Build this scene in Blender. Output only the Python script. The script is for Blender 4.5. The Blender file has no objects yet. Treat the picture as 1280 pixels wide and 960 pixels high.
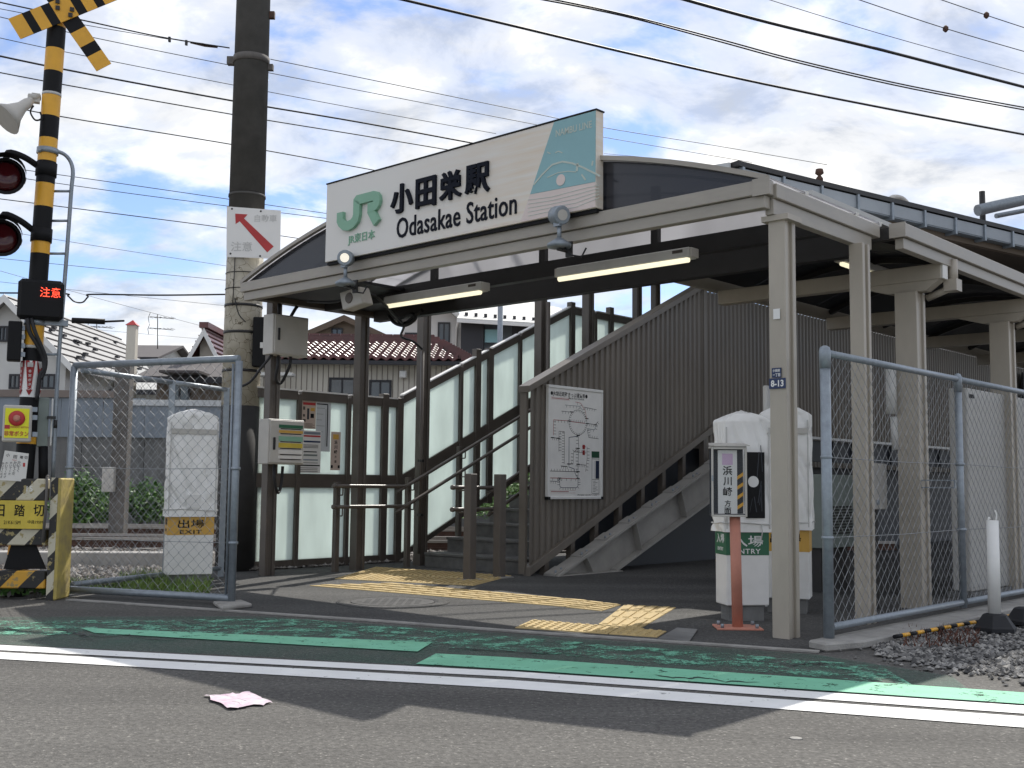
import bpy, bmesh, math, random
from mathutils import Vector, Matrix, noise
random.seed(7)
S = bpy.context.scene
COL = S.collection

# ------------------------------------------------------------------ camera
F, PITCH, ROLL, AZ, EYE = 1390.5, .089428, .010423, .742787, 1.0
_fw = Vector((0, math.cos(PITCH), math.sin(PITCH)))
_u0 = Vector((0, -math.sin(PITCH), math.cos(PITCH)))
_r0 = Vector((1, 0, 0))
RT = _r0*math.cos(ROLL) + _u0*math.sin(ROLL)
UP = -_r0*math.sin(ROLL) + _u0*math.cos(ROLL)
CAM = Vector((0, 0, EYE))
cd = bpy.data.cameras.new('camera')
cd.sensor_fit = 'HORIZONTAL'; cd.sensor_width = 36; cd.lens = F/1280*36
cd.clip_start = .05; cd.clip_end = 2000
cam = bpy.data.objects.new('camera', cd); COL.objects.link(cam)
M = Matrix((RT, UP, -_fw)).transposed().to_4x4(); M.translation = CAM
cam.matrix_world = M
S.camera = cam

# ------------------------------------------------------------------ sky and sun
SUN_TO = Vector((1.23, 3.45, 3.84))            # towards the sun
w = bpy.data.worlds.new('World'); S.world = w; w.use_nodes = True
nt = w.node_tree; nt.nodes.clear(); N = nt.nodes.new; L = nt.links.new
out = N('ShaderNodeOutputWorld'); bg = N('ShaderNodeBackground'); bg.inputs[1].default_value = .118
sky = N('ShaderNodeTexSky'); sky.sky_type = 'NISHITA'; sky.sun_disc = False
sky.sun_elevation = math.radians(46.4); sky.sun_rotation = math.radians(19.6); sky.air_density = 1.0; sky.dust_density = .2; sky.ozone_density = 3.0
tc = N('ShaderNodeTexCoord')
sep = N('ShaderNodeSeparateXYZ'); L(tc.outputs['Generated'], sep.inputs[0])
def wm(op, a, b, c=None):
    n = N('ShaderNodeMath'); n.operation = op
    for i, q in enumerate((a, b, c)):
        if q is None: continue
        if isinstance(q, (int, float)): n.inputs[i].default_value = q
        else: L(q, n.inputs[i])
    return n.outputs[0]
den = wm('ADD', wm('MAXIMUM', sep.outputs[2], 0), .42)
cx = wm('DIVIDE', sep.outputs[0], den); cy = wm('DIVIDE', sep.outputs[1], den)
comb = N('ShaderNodeCombineXYZ'); L(cx, comb.inputs[0]); L(cy, comb.inputs[1])
mp = N('ShaderNodeMapping'); mp.inputs['Location'].default_value = (1.7, .35, 2.0); mp.inputs['Rotation'].default_value = (0, 0, .5); mp.inputs['Scale'].default_value = (1.0, 1.35, 1)
L(comb.outputs[0], mp.inputs[0])
def wn(scale, det, rough, dist):
    n = N('ShaderNodeTexNoise'); n.inputs['Scale'].default_value = scale; n.inputs['Detail'].default_value = det
    n.inputs['Roughness'].default_value = rough; n.inputs['Distortion'].default_value = dist; L(mp.outputs[0], n.inputs['Vector']); return n.outputs[0]
n1 = wn(3.0, 10, .57, .3); n2 = wn(5.4, 8, .6, .3)
def ramp(x, pts):
    r = N('ShaderNodeValToRGB'); e = r.color_ramp.elements
    while len(e) < len(pts): e.new(.5)
    for i, (p, c) in enumerate(pts): e[i].position = p; e[i].color = (*c, 1)
    r.color_ramp.interpolation = 'EASE'; L(x, r.inputs[0]); return r.outputs[0]
cover = ramp(n1, [(.375, (0, 0, 0)), (.49, (.75, .75, .75)), (.60, (1, 1, 1))])
shade = ramp(n2, [(.34, (2.2, 2.36, 2.66)), (.50, (3.4, 3.46, 3.56)), (.64, (4.75, 4.68, 4.58))])
mix = N('ShaderNodeMix'); mix.data_type = 'RGBA'; L(cover, mix.inputs[0])
gr = N('ShaderNodeMix'); gr.data_type = 'RGBA'; gr.blend_type = 'MULTIPLY'; gr.inputs[0].default_value = 1; gr.inputs[7].default_value = (.53, .52, .58, 1); L(sky.outputs[0], gr.inputs[6]); L(gr.outputs[2], mix.inputs[6]); L(shade, mix.inputs[7])
L(mix.outputs[2], bg.inputs[0]); L(bg.outputs[0], out.inputs[0])
sd = bpy.data.lights.new('sun', 'SUN'); sd.energy = 2.1; sd.angle = math.radians(.5); sd.color = (1, .955, .88)
so = bpy.data.objects.new('sun', sd); COL.objects.link(so)
so.rotation_euler = (-SUN_TO).to_track_quat('-Z', 'Y').to_euler(); so.location = (8, 20, 30)
S.view_settings.view_transform = 'Standard'; S.view_settings.look = 'None'
S.view_settings.exposure = 1.24; S.view_settings.gamma = 1
S.cycles.use_denoising = True
S.cycles.max_bounces = 8; S.cycles.transparent_max_bounces = 16

# ------------------------------------------------------------------ pixel -> place
def ray(x, y): return RT*((x-640)/F) + UP*((480-y)/F) + _fw
def G(x, y, z=0.0):                     # on a level plane
    d = ray(x, y); return CAM + d*((z-EYE)/d.z)
def PL(x, y, p, n):
    d = ray(x, y); return CAM + d*((Vector(p)-CAM).dot(n)/d.dot(n))
def at(x, y, Y):                        # on the plane at depth Y
    d = ray(x, y); return CAM + d*(Y/d.y)
UA = Vector((math.cos(AZ), -math.sin(AZ), 0)); VA = Vector((math.sin(AZ), math.cos(AZ), 0))
ORG = G(983.5, 799)
def D(u, v, z=0.0): return Vector((ORG.x, ORG.y, 0)) + UA*u + VA*v + Vector((0, 0, z))
def UVZ(p): q = p-Vector((ORG.x, ORG.y, 0)); return Vector((q.dot(UA), q.dot(VA), q.z))
def onu(x, y, u): return UVZ(PL(x, y, D(u, 0), UA))      # station coords on plane u = const
def onv(x, y, v): return UVZ(PL(x, y, D(0, v), VA))

# ------------------------------------------------------------------ materials
MATS = {}
def mat(name, col, rough=.6, metal=0.0, nz=0.0, scale=8.0, bump=0.0, bscale=60.0, col2=None, emit=None, estr=0.0, spec=None, streak=0.0, trans=0.0):
    if name in MATS: return MATS[name]
    m = bpy.data.materials.new(name); m.use_nodes = True; t = m.node_tree; b = t.nodes['Principled BSDF']
    b.inputs['Roughness'].default_value = rough; b.inputs['Metallic'].default_value = metal
    if spec is not None: b.inputs['Specular IOR Level'].default_value = spec
    if trans: b.inputs['Transmission Weight'].default_value = trans
    c = tuple(col)+(1,)
    b.inputs['Base Color'].default_value = c
    co = t.nodes.new('ShaderNodeTexCoord')
    if nz or col2:
        n = t.nodes.new('ShaderNodeTexNoise'); n.inputs['Scale'].default_value = scale; n.inputs['Detail'].default_value = 7; n.inputs['Roughness'].default_value = .62
        v = co.outputs['Object']
        if streak:
            mpn = t.nodes.new('ShaderNodeMapping'); mpn.inputs['Scale'].default_value = (1, 1, streak); t.links.new(v, mpn.inputs[0]); v = mpn.outputs[0]
        t.links.new(v, n.inputs['Vector'])
        r = t.nodes.new('ShaderNodeValToRGB'); r.color_ramp.elements[0].position = .3; r.color_ramp.elements[1].position = .7
        d = col2 if col2 else tuple(min(1, x*(1+nz)) for x in col)
        a = col if col2 else tuple(x*(1-nz) for x in col)
        r.color_ramp.elements[0].color = tuple(a)+(1,); r.color_ramp.elements[1].color = tuple(d)+(1,)
        t.links.new(n.outputs[0], r.inputs[0]); t.links.new(r.outputs[0], b.inputs['Base Color'])
        mr = t.nodes.new('ShaderNodeMapRange'); mr.inputs[3].default_value = max(0, rough-.12); mr.inputs[4].default_value = min(1, rough+.12)
        t.links.new(n.outputs[0], mr.inputs[0]); t.links.new(mr.outputs[0], b.inputs['Roughness'])
    if bump:
        n2 = t.nodes.new('ShaderNodeTexNoise'); n2.inputs['Scale'].default_value = bscale; n2.inputs['Detail'].default_value = 4
        t.links.new(co.outputs['Object'], n2.inputs['Vector'])
        bp = t.nodes.new('ShaderNodeBump'); bp.inputs['Strength'].default_value = bump; bp.inputs['Distance'].default_value = .02
        t.links.new(n2.outputs[0], bp.inputs['Height']); t.links.new(bp.outputs[0], b.inputs['Normal'])
    if emit:
        b.inputs['Emission Color'].default_value = tuple(emit)+(1,); b.inputs['Emission Strength'].default_value = estr
    MATS[name] = m; return m

def stripes(name, ca, cb, vec, period, duty=.5, wear=None, wscale=14.0, thr=.6, phase=0.0, rough=.5):
    """two-colour painted stripes along vec in object space, with worn patches"""
    m = bpy.data.materials.new(name); m.use_nodes = True; t = m.node_tree; b = t.nodes['Principled BSDF']; b.inputs['Roughness'].default_value = rough
    co = t.nodes.new('ShaderNodeTexCoord')
    dp = t.nodes.new('ShaderNodeVectorMath'); dp.operation = 'DOT_PRODUCT'; dp.inputs[1].default_value = vec; t.links.new(co.outputs['Object'], dp.inputs[0])
    def mth(op, a, b_):
        n = t.nodes.new('ShaderNodeMath'); n.operation = op
        for i, q in enumerate((a, b_)):
            if isinstance(q, (int, float)): n.inputs[i].default_value = q
            else: t.links.new(q, n.inputs[i])
        return n.outputs[0]
    s = mth('GREATER_THAN', mth('FRACT', mth('ADD', mth('DIVIDE', dp.outputs['Value'], period), phase), 0), duty)
    mx = t.nodes.new('ShaderNodeMix'); mx.data_type = 'RGBA'; t.links.new(s, mx.inputs[0]); mx.inputs[6].default_value = (*ca, 1); mx.inputs[7].default_value = (*cb, 1)
    res = mx.outputs[2]
    if wear:
        n = t.nodes.new('ShaderNodeTexNoise'); n.inputs['Scale'].default_value = wscale; n.inputs['Detail'].default_value = 8; n.inputs['Roughness'].default_value = .65; t.links.new(co.outputs['Object'], n.inputs['Vector'])
        r = t.nodes.new('ShaderNodeMapRange'); r.inputs[1].default_value = thr; r.inputs[2].default_value = thr+.05; t.links.new(n.outputs[0], r.inputs[0])
        m2 = t.nodes.new('ShaderNodeMix'); m2.data_type = 'RGBA'; t.links.new(r.outputs[0], m2.inputs[0]); t.links.new(res, m2.inputs[6]); m2.inputs[7].default_value = (*wear, 1); res = m2.outputs[2]
    t.links.new(res, b.inputs['Base Color']); MATS[name] = m; return m

def asphalt(name, dark, light, speck, crack=0.0):
    m = bpy.data.materials.new(name); m.use_nodes = True; t = m.node_tree; b = t.nodes['Principled BSDF']; b.inputs['Roughness'].default_value = .88; b.inputs['Specular IOR Level'].default_value = .25
    co = t.nodes.new('ShaderNodeTexCoord'); O = co.outputs['Object']
    def ns(sc, det=5, r=.6):
        n = t.nodes.new('ShaderNodeTexNoise'); n.inputs['Scale'].default_value = sc; n.inputs['Detail'].default_value = det; n.inputs['Roughness'].default_value = r; t.links.new(O, n.inputs['Vector']); return n.outputs[0]
    def rp(x, a, c, ca, cb):
        r = t.nodes.new('ShaderNodeValToRGB'); e = r.color_ramp.elements; e[0].position = a; e[1].position = c; e[0].color = (*ca, 1); e[1].color = (*cb, 1); t.links.new(x, r.inputs[0]); return r.outputs[0]
    big = rp(ns(.55, 6), .3, .7, dark, light)
    vo = t.nodes.new('ShaderNodeTexVoronoi'); vo.inputs['Scale'].default_value = 120; t.links.new(O, vo.inputs['Vector'])
    sp = rp(vo.outputs['Color'], .80, .95, (0, 0, 0), (1, 1, 1))
    mx = t.nodes.new('ShaderNodeMix'); mx.data_type = 'RGBA'; t.links.new(sp, mx.inputs[0]); t.links.new(big, mx.inputs[6]); mx.inputs[7].default_value = (*speck, 1)
    mid = rp(ns(38, 5, .7), .32, .68, (.55, .55, .55), (1.35, 1.35, 1.35))
    ml = t.nodes.new('ShaderNodeMix'); ml.data_type = 'RGBA'; ml.blend_type = 'MULTIPLY'; ml.inputs[0].default_value = 1; t.links.new(mx.outputs[2], ml.inputs[6]); t.links.new(mid, ml.inputs[7])
    res = ml.outputs[2]
    mpp = t.nodes.new('ShaderNodeMapping'); mpp.inputs['Rotation'].default_value = (0, 0, .30); mpp.inputs['Scale'].default_value = (.10, .9, 1); t.links.new(O, mpp.inputs[0])
    wn_ = t.nodes.new('ShaderNodeTexNoise'); wn_.inputs['Scale'].default_value = 1.8; wn_.inputs['Detail'].default_value = 5; t.links.new(mpp.outputs[0], wn_.inputs['Vector'])
    wr = rp(wn_.outputs[0], .35, .66, (.80, .80, .80), (1.14, 1.14, 1.13))
    mw = t.nodes.new('ShaderNodeMix'); mw.data_type = 'RGBA'; mw.blend_type = 'MULTIPLY'; mw.inputs[0].default_value = 1; t.links.new(res, mw.inputs[6]); t.links.new(wr, mw.inputs[7]); res = mw.outputs[2]
    if crack:
        v2 = t.nodes.new('ShaderNodeTexVoronoi'); v2.feature = 'DISTANCE_TO_EDGE'; v2.inputs['Scale'].default_value = crack
        wv = t.nodes.new('ShaderNodeMix'); wv.data_type = 'VECTOR'; wv.inputs[0].default_value = .12
        nn = t.nodes.new('ShaderNodeTexNoise'); nn.inputs['Scale'].default_value = 3; t.links.new(O, nn.inputs['Vector'])
        t.links.new(O, wv.inputs[4]); t.links.new(nn.outputs['Color'], wv.inputs[5]); t.links.new(wv.outputs[1], v2.inputs['Vector'])
        ck = rp(v2.outputs['Distance'], .004, .014, (.25, .25, .25), (1, 1, 1))
        mk = t.nodes.new('ShaderNodeMix'); mk.data_type = 'RGBA'; mk.blend_type = 'MULTIPLY'; mk.inputs[0].default_value = .8; t.links.new(res, mk.inputs[6]); t.links.new(ck, mk.inputs[7]); res = mk.outputs[2]
    t.links.new(res, b.inputs['Base Color'])
    bp = t.nodes.new('ShaderNodeBump'); bp.inputs['Strength'].default_value = .55; bp.inputs['Distance'].default_value = .006
    t.links.new(vo.outputs['Distance'], bp.inputs['Height']); t.links.new(bp.outputs[0], b.inputs['Normal'])
    MATS[name] = m; return m

def paint(name, col, col2, thr, soft=.04, scale=9.0, fine=55.0, keep=1.0):
    """road paint worn away in patches: the road shows through where it is gone"""
    m = bpy.data.materials.new(name); m.use_nodes = True; t = m.node_tree; b = t.nodes['Principled BSDF']; b.inputs['Roughness'].default_value = .7
    co = t.nodes.new('ShaderNodeTexCoord'); O = co.outputs['Object']
    def ns(sc, det=6):
        n = t.nodes.new('ShaderNodeTexNoise'); n.inputs['Scale'].default_value = sc; n.inputs['Detail'].default_value = det; n.inputs['Roughness'].default_value = .68; t.links.new(O, n.inputs['Vector']); return n.outputs[0]
    r = t.nodes.new('ShaderNodeValToRGB'); r.color_ramp.elements[0].color = (*col, 1); r.color_ramp.elements[1].color = (*col2, 1); r.color_ramp.elements[0].position = .35; r.color_ramp.elements[1].position = .65
    t.links.new(ns(4.0), r.inputs[0]); t.links.new(r.outputs[0], b.inputs['Base Color'])
    ad = t.nodes.new('ShaderNodeMath'); ad.operation = 'ADD'
    m1 = t.nodes.new('ShaderNodeMath'); m1.operation = 'MULTIPLY'; m1.inputs[1].default_value = .62; t.links.new(ns(scale), m1.inputs[0])
    m2 = t.nodes.new('ShaderNodeMath'); m2.operation = 'MULTIPLY'; m2.inputs[1].default_value = .38; t.links.new(ns(fine, 3), m2.inputs[0])
    t.links.new(m1.outputs[0], ad.inputs[0]); t.links.new(m2.outputs[0], ad.inputs[1])
    mr = t.nodes.new('ShaderNodeMapRange'); mr.inputs[1].default_value = thr-soft; mr.inputs[2].default_value = thr+soft; mr.inputs[4].default_value = keep; t.links.new(ad.outputs[0], mr.inputs[0])
    t.links.new(mr.outputs[0], b.inputs['Alpha']); MATS[name] = m; return m

def clear(name, tint, amount, rough=.1):
    m = bpy.data.materials.new(name); m.use_nodes = True; t = m.node_tree; b = t.nodes['Principled BSDF']
    b.inputs['Base Color'].default_value = (*tint, 1); b.inputs['Roughness'].default_value = rough
    tr = t.nodes.new('ShaderNodeBsdfTransparent'); tr.inputs[0].default_value = (.97, .97, .97, 1)
    mx = t.nodes.new('ShaderNodeMixShader'); mx.inputs[0].default_value = amount
    o = t.nodes['Material Output']; t.links.new(tr.outputs[0], mx.inputs[1]); t.links.new(b.outputs[0], mx.inputs[2]); t.links.new(mx.outputs[0], o.inputs[0])
    MATS[name] = m; return m
def frosted(name, col, tcol, amt):
    m = bpy.data.materials.new(name); m.use_nodes = True; t = m.node_tree; b = t.nodes['Principled BSDF']
    b.inputs['Base Color'].default_value = (*col, 1); b.inputs['Roughness'].default_value = .12
    tl = t.nodes.new('ShaderNodeBsdfTranslucent'); tl.inputs[0].default_value = (*tcol, 1)
    co = t.nodes.new('ShaderNodeTexCoord'); n = t.nodes.new('ShaderNodeTexNoise'); n.inputs['Scale'].default_value = 2.6; n.inputs['Detail'].default_value = 7; sm_ = t.nodes.new('ShaderNodeMapping'); sm_.inputs['Scale'].default_value = (1, 1.6, .45); t.links.new(co.outputs['Object'], sm_.inputs[0]); t.links.new(sm_.outputs[0], n.inputs['Vector'])
    r = t.nodes.new('ShaderNodeValToRGB'); r.color_ramp.elements[0].position = .3; r.color_ramp.elements[1].position = .65
    r.color_ramp.elements[0].color = tuple(x*.86 for x in tcol)+(1,); r.color_ramp.elements[1].color = (*tcol, 1); t.links.new(n.outputs[0], r.inputs[0]); t.links.new(r.outputs[0], tl.inputs[0])
    mx = t.nodes.new('ShaderNodeMixShader'); mx.inputs[0].default_value = amt
    o = t.nodes['Material Output']; t.links.new(b.outputs[0], mx.inputs[1]); t.links.new(tl.outputs[0], mx.inputs[2]); t.links.new(mx.outputs[0], o.inputs[0]); MATS[name] = m; return m

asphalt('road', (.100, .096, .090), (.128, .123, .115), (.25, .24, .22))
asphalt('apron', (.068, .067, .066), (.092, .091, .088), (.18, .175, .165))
paint('green_solid', (.17, .47, .30), (.20, .54, .36), .41, .025, 9)
paint('green_worn', (.13, .38, .26), (.16, .44, .30), .54, .05, 6)
paint('green_faint', (.035, .12, .085), (.04, .15, .10), .46, .16, 2.2, keep=.45)
paint('white_line', (.76, .76, .74), (.84, .84, .82), .37, .03, 10)
mat('beige_steel', (.40, .36, .30), .42, nz=.15, scale=2.2, streak=.35, bump=.03, bscale=140)
mat('grey_fascia', (.345, .315, .27), .40, nz=.10, scale=2.5, streak=4, bump=.02, bscale=120)
mat('brown_steel', (.095, .080, .067), .40, nz=.16, scale=4, bump=.03, bscale=120)
mat('dark_steel', (.020, .019, .019), .5, nz=.2, scale=3)
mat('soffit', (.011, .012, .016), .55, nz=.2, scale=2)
mat('rib_wall', (.150, .130, .108), .42, nz=.20, scale=2.2, streak=.25)
mat('step_gray', (.12, .118, .112), .8, nz=.25, scale=9, bump=.2, bscale=150)
mat('stringer', (.34, .325, .30), .55, nz=.18, scale=3, bump=.05)
mat('galv', (.27, .305, .34), .45, .45, nz=.16, scale=22, bump=.04, bscale=90)
mat('galv_wire', (.27, .28, .29), .6, 0, nz=.2, scale=30)
mat('white_board', (.80, .79, .76), .5, nz=.04, scale=2)
mat('white_paint', (.74, .74, .72), .5, nz=.05, scale=5)
mat('dirty_white', (.56, .555, .53), .55, nz=.14, scale=3)
mat('cover_white', (.86, .85, .82), .42, nz=.04, scale=3, bump=.10, bscale=26)
mat('black', (.010, .010, .011), .6, spec=.2)
mat('black_letter', (.008, .010, .018), .7, spec=.15)
mat('jr_green', (.23, .44, .31), .5, nz=.06, scale=4)
mat('grey_box', (.50, .48, .44), .5, nz=.08, scale=5)
mat('grey_light', (.76, .75, .72), .5, nz=.06, scale=5)
mat('concrete', (.30, .29, .27), .85, nz=.25, scale=6, bump=.3, bscale=60)
mat('concrete_dark', (.16, .16, .155), .9, nz=.4, scale=2.5, bump=.3, bscale=30, streak=.25)
mat('tactile', (.45, .335, .15), .8, nz=.16, scale=7, bump=.15, bscale=120)
mat('yellow_sign', (.80, .78, .02), .45)
mat('sig_yellow', (.78, .40, .03), .45, nz=.08, scale=6)
mat('orange_band', (.62, .36, .07), .5, nz=.05, scale=6)
mat('green_band', (.022, .125, .060), .45, nz=.08, scale=6)
mat('salmon', (.50, .21, .15), .6, nz=.14, scale=5, bump=.06, bscale=40)
mat('red', (.48, .022, .022), .5)
mat('arrow_red', (.46, .035, .035), .5, nz=.1, scale=6)
mat('lens_red', (.055, .006, .008), .15)
mat('teal', (.25, .45, .48), .55, nz=.07, scale=2)
mat('pale_pink', (.70, .60, .56), .55, nz=.05, scale=3)
mat('pale_line', (.50, .56, .50), .55)
mat('rubber', (.012, .013, .016), .7)
mat('ballast', (.16, .145, .13), .9, nz=.55, scale=9)
mat('ballast_light', (.30, .285, .27), .9, nz=.3, scale=9)
mat('gravel_stone', (.17, .165, .158), .9, nz=.5, scale=5)
mat('gravel_pale', (.32, .31, .29), .9, nz=.3, scale=5)
mat('gravel_dark', (.065, .064, .063), .9, nz=.3, scale=5)
mat('rust', (.085, .045, .032), .8, nz=.4, scale=9)
mat('rail_top', (.35, .33, .31), .35, .8)
mat('house_white', (.58, .58, .56), .8, nz=.06, scale=1)
mat('house_cream', (.62, .58, .50), .8, nz=.10, scale=1.5, streak=.3)
mat('house_grey', (.62, .61, .59), .8, nz=.05, scale=1)
mat('house_dark', (.035, .036, .042), .7, nz=.1, scale=2)
mat('house_brown', (.16, .125, .095), .85, nz=.15, scale=2)
mat('roof_grey', (.30, .30, .30), .7, nz=.15, scale=3)
mat('roof_dark', (.075, .065, .065), .7, nz=.2, scale=3)
mat('roof_pale', (.52, .52, .50), .7, nz=.08, scale=2)
mat('tile_red', (.120, .038, .036), .32, nz=.35, scale=1.1)
mat('trim_brown', (.12, .085, .06), .7)
mat('window_glass', (.03, .045, .06), .08, spec=.8)
mat('blue_sheet', (.20, .235, .275), .5, nz=.15, scale=3, streak=.2)
mat('gutter_grey', (.30, .33, .36), .5, nz=.1, scale=3)
mat('pale_sheet', (.55, .57, .58), .6)
mat('brown_cap', (.20, .165, .145), .7)
mat('pole_dark', (.075, .072, .066), .85, nz=.25, scale=5, bump=.15, bscale=90)
mat('sleeve', (.028, .027, .026), .75, nz=.3, scale=6)
mat('wire', (.012, .012, .014), .6)
mat('wire_grey', (.10, .10, .11), .6)
mat('leaf', (.06, .14, .03), .55, nz=.5, scale=3)
mat('leaf_pale', (.14, .25, .06), .55, nz=.4, scale=3)
mat('grass', (.13, .20, .035), .7, nz=.5, scale=4)
mat('weed_red', (.10, .04, .025), .8, nz=.4, scale=9)
mat('wood_grey', (.13, .12, .11), .9, nz=.35, scale=5, streak=.15, bump=.2)
mat('navy', (.018, .035, .10), .5)
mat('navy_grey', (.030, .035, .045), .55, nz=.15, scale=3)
mat('cabinet', (.42, .41, .385), .55, nz=.06, scale=2)
mat('green_grey', (.20, .235, .215), .5, nz=.1, scale=6)
mat('tube_light', (1, .96, .78), .4, emit=(1, .93, .66), estr=.42)
mat('lamp_glow', (1, .95, .85), .3, emit=(1, .90, .70), estr=.22)
mat('led_red', (.6, .03, .02), .4, emit=(1, .07, .03), estr=1.3)
mat('paper', (.72, .70, .66), .7, nz=.04, scale=7)
mat('poster_pink', (.55, .44, .37), .7, nz=.05, scale=7)
mat('lilac', (.62, .45, .62), .6)
mat('leaflet', (.50, .33, .43), .8, col2=(.62, .59, .60), scale=13)
clear('clear_vinyl', (.45, .46, .47), .03, .2)
clear('smoke_panel', (.012, .014, .022), .86, .18)
frosted('roof_film', (.10, .10, .115), (.80, .80, .82), .65)
frosted('frosted_glass', (.55, .62, .59), (.92, 1.0, .96), .84)
stripes('hazard', (.56, .52, .40), (.022, .021, .02), (.72, 0, -.69), .215, .5, wear=(.36, .29, .13), thr=.555)
stripes('hazard_low', (.62, .33, .035), (.022, .021, .02), (.72, 0, -.69), .215, .5, wear=(.30, .23, .10), thr=.57)
mat('barrier_yellow', (.58, .46, .11), .75, col2=(.34, .27, .13), scale=7, bump=.15, bscale=40)
mat('plate_yellow', (.60, .46, .06), .6, nz=.15, scale=6)

def cream_pole():
    m = bpy.data.materials.new('cream_pole'); m.use_nodes = True; t = m.node_tree; b = t.nodes['Principled BSDF']; b.inputs['Roughness'].default_value = .75
    co = t.nodes.new('ShaderNodeTexCoord'); O = co.outputs['Object']
    v = t.nodes.new('ShaderNodeTexVoronoi'); v.feature = 'DISTANCE_TO_EDGE'; v.inputs['Scale'].default_value = 9
    mp_ = t.nodes.new('ShaderNodeMapping'); mp_.inputs['Scale'].default_value = (1, 1, 1.15); nn = t.nodes.new('ShaderNodeTexNoise'); nn.inputs['Scale'].default_value = 7
    wv = t.nodes.new('ShaderNodeMix'); wv.data_type = 'VECTOR'; wv.inputs[0].default_value = .16; t.links.new(O, mp_.inputs[0]); t.links.new(O, nn.inputs['Vector']); t.links.new(mp_.outputs[0], wv.inputs[4]); t.links.new(nn.outputs['Color'], wv.inputs[5]); t.links.new(wv.outputs[1], v.inputs['Vector'])
    r = t.nodes.new('ShaderNodeValToRGB'); r.color_ramp.elements[0].position = .004; r.color_ramp.elements[1].position = .021; r.color_ramp.elements[0].color = (.22, .19, .14, 1); r.color_ramp.elements[1].color = (1, 1, 1, 1); t.links.new(v.outputs['Distance'], r.inputs[0])
    n = t.nodes.new('ShaderNodeTexNoise'); n.inputs['Scale'].default_value = 1.6; n.inputs['Detail'].default_value = 6; t.links.new(O, n.inputs['Vector'])
    k = t.nodes.new('ShaderNodeValToRGB'); k.color_ramp.elements[0].position = .36; k.color_ramp.elements[1].position = .5; k.color_ramp.elements[0].color = (0, 0, 0, 1); t.links.new(n.outputs[0], k.inputs[0])
    c1 = t.nodes.new('ShaderNodeValToRGB'); c1.color_ramp.elements[0].color = (.36, .325, .25, 1); c1.color_ramp.elements[1].color = (.52, .485, .40, 1); c1.color_ramp.elements[0].position = .3; c1.color_ramp.elements[1].position = .7; t.links.new(nn.outputs[0], c1.inputs[0])
    m2 = t.nodes.new('ShaderNodeMix'); m2.data_type = 'RGBA'; m2.blend_type = 'MULTIPLY'; t.links.new(k.outputs[0], m2.inputs[0]); t.links.new(c1.outputs[0], m2.inputs[6]); t.links.new(r.outputs[0], m2.inputs[7])
    t.links.new(m2.outputs[2], b.inputs['Base Color']); MATS['cream_pole'] = m
cream_pole()
def sign_board():
    m = bpy.data.materials.new('sign_board'); m.use_nodes = True; t = m.node_tree; b = t.nodes['Principled BSDF']; b.inputs['Roughness'].default_value = .45
    co = t.nodes.new('ShaderNodeTexCoord'); O = co.outputs['Object']
    mp_ = t.nodes.new('ShaderNodeMapping'); mp_.inputs['Scale'].default_value = (.55, 1, 9); t.links.new(O, mp_.inputs[0])
    n = t.nodes.new('ShaderNodeTexNoise'); n.inputs['Scale'].default_value = 3; n.inputs['Detail'].default_value = 6; t.links.new(mp_.outputs[0], n.inputs['Vector'])
    r = t.nodes.new('ShaderNodeValToRGB'); r.color_ramp.elements[0].position = .30; r.color_ramp.elements[1].position = .80; r.color_ramp.elements[0].color = (.75, .715, .655, 1); r.color_ramp.elements[1].color = (.70, .58, .44, 1); t.links.new(n.outputs[0], r.inputs[0])
    g = t.nodes.new('ShaderNodeSeparateXYZ'); t.links.new(O, g.inputs[0])
    mr = t.nodes.new('ShaderNodeMapRange'); mr.inputs[1].default_value = 1.0; mr.inputs[2].default_value = 2.5; t.links.new(g.outputs[0], mr.inputs[0])
    mx = t.nodes.new('ShaderNodeMix'); mx.data_type = 'RGBA'; t.links.new(mr.outputs[0], mx.inputs[0]); mx.inputs[6].default_value = (.75, .73, .69, 1); t.links.new(r.outputs[0], mx.inputs[7])
    t.links.new(mx.outputs[2], b.inputs['Base Color']); MATS['sign_board'] = m
sign_board()

# ------------------------------------------------------------------ things and parts
class TH:
    def __init__(s, o, off): s.o = o; s.off = Vector(off)
def props(o, label=None, cat=None, group=None, kind=None):
    if label: o['label'] = label
    if cat: o['category'] = cat
    if group: o['group'] = group
    if kind: o['kind'] = kind
def thing(name, label, cat, base, rotz=0.0, off=(0, 0, 0), group=None, kind=None):
    o = bpy.data.objects.new(name, None); COL.objects.link(o); o.empty_display_size = .2
    o.location = base; o.rotation_euler = (0, 0, rotz); props(o, label, cat, group, kind)
    return TH(o, off)
def sthing(name, label, cat, u, v, group=None, z=0.0):     # station frame: local x = u, y = v
    return thing(name, label, cat, D(u, v, z), -AZ, (u, v, z), group)
def wthing(name, label, cat, p, group=None, kind=None):    # world frame
    p = Vector(p); return thing(name, label, cat, p, 0, p, group, kind)

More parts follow.
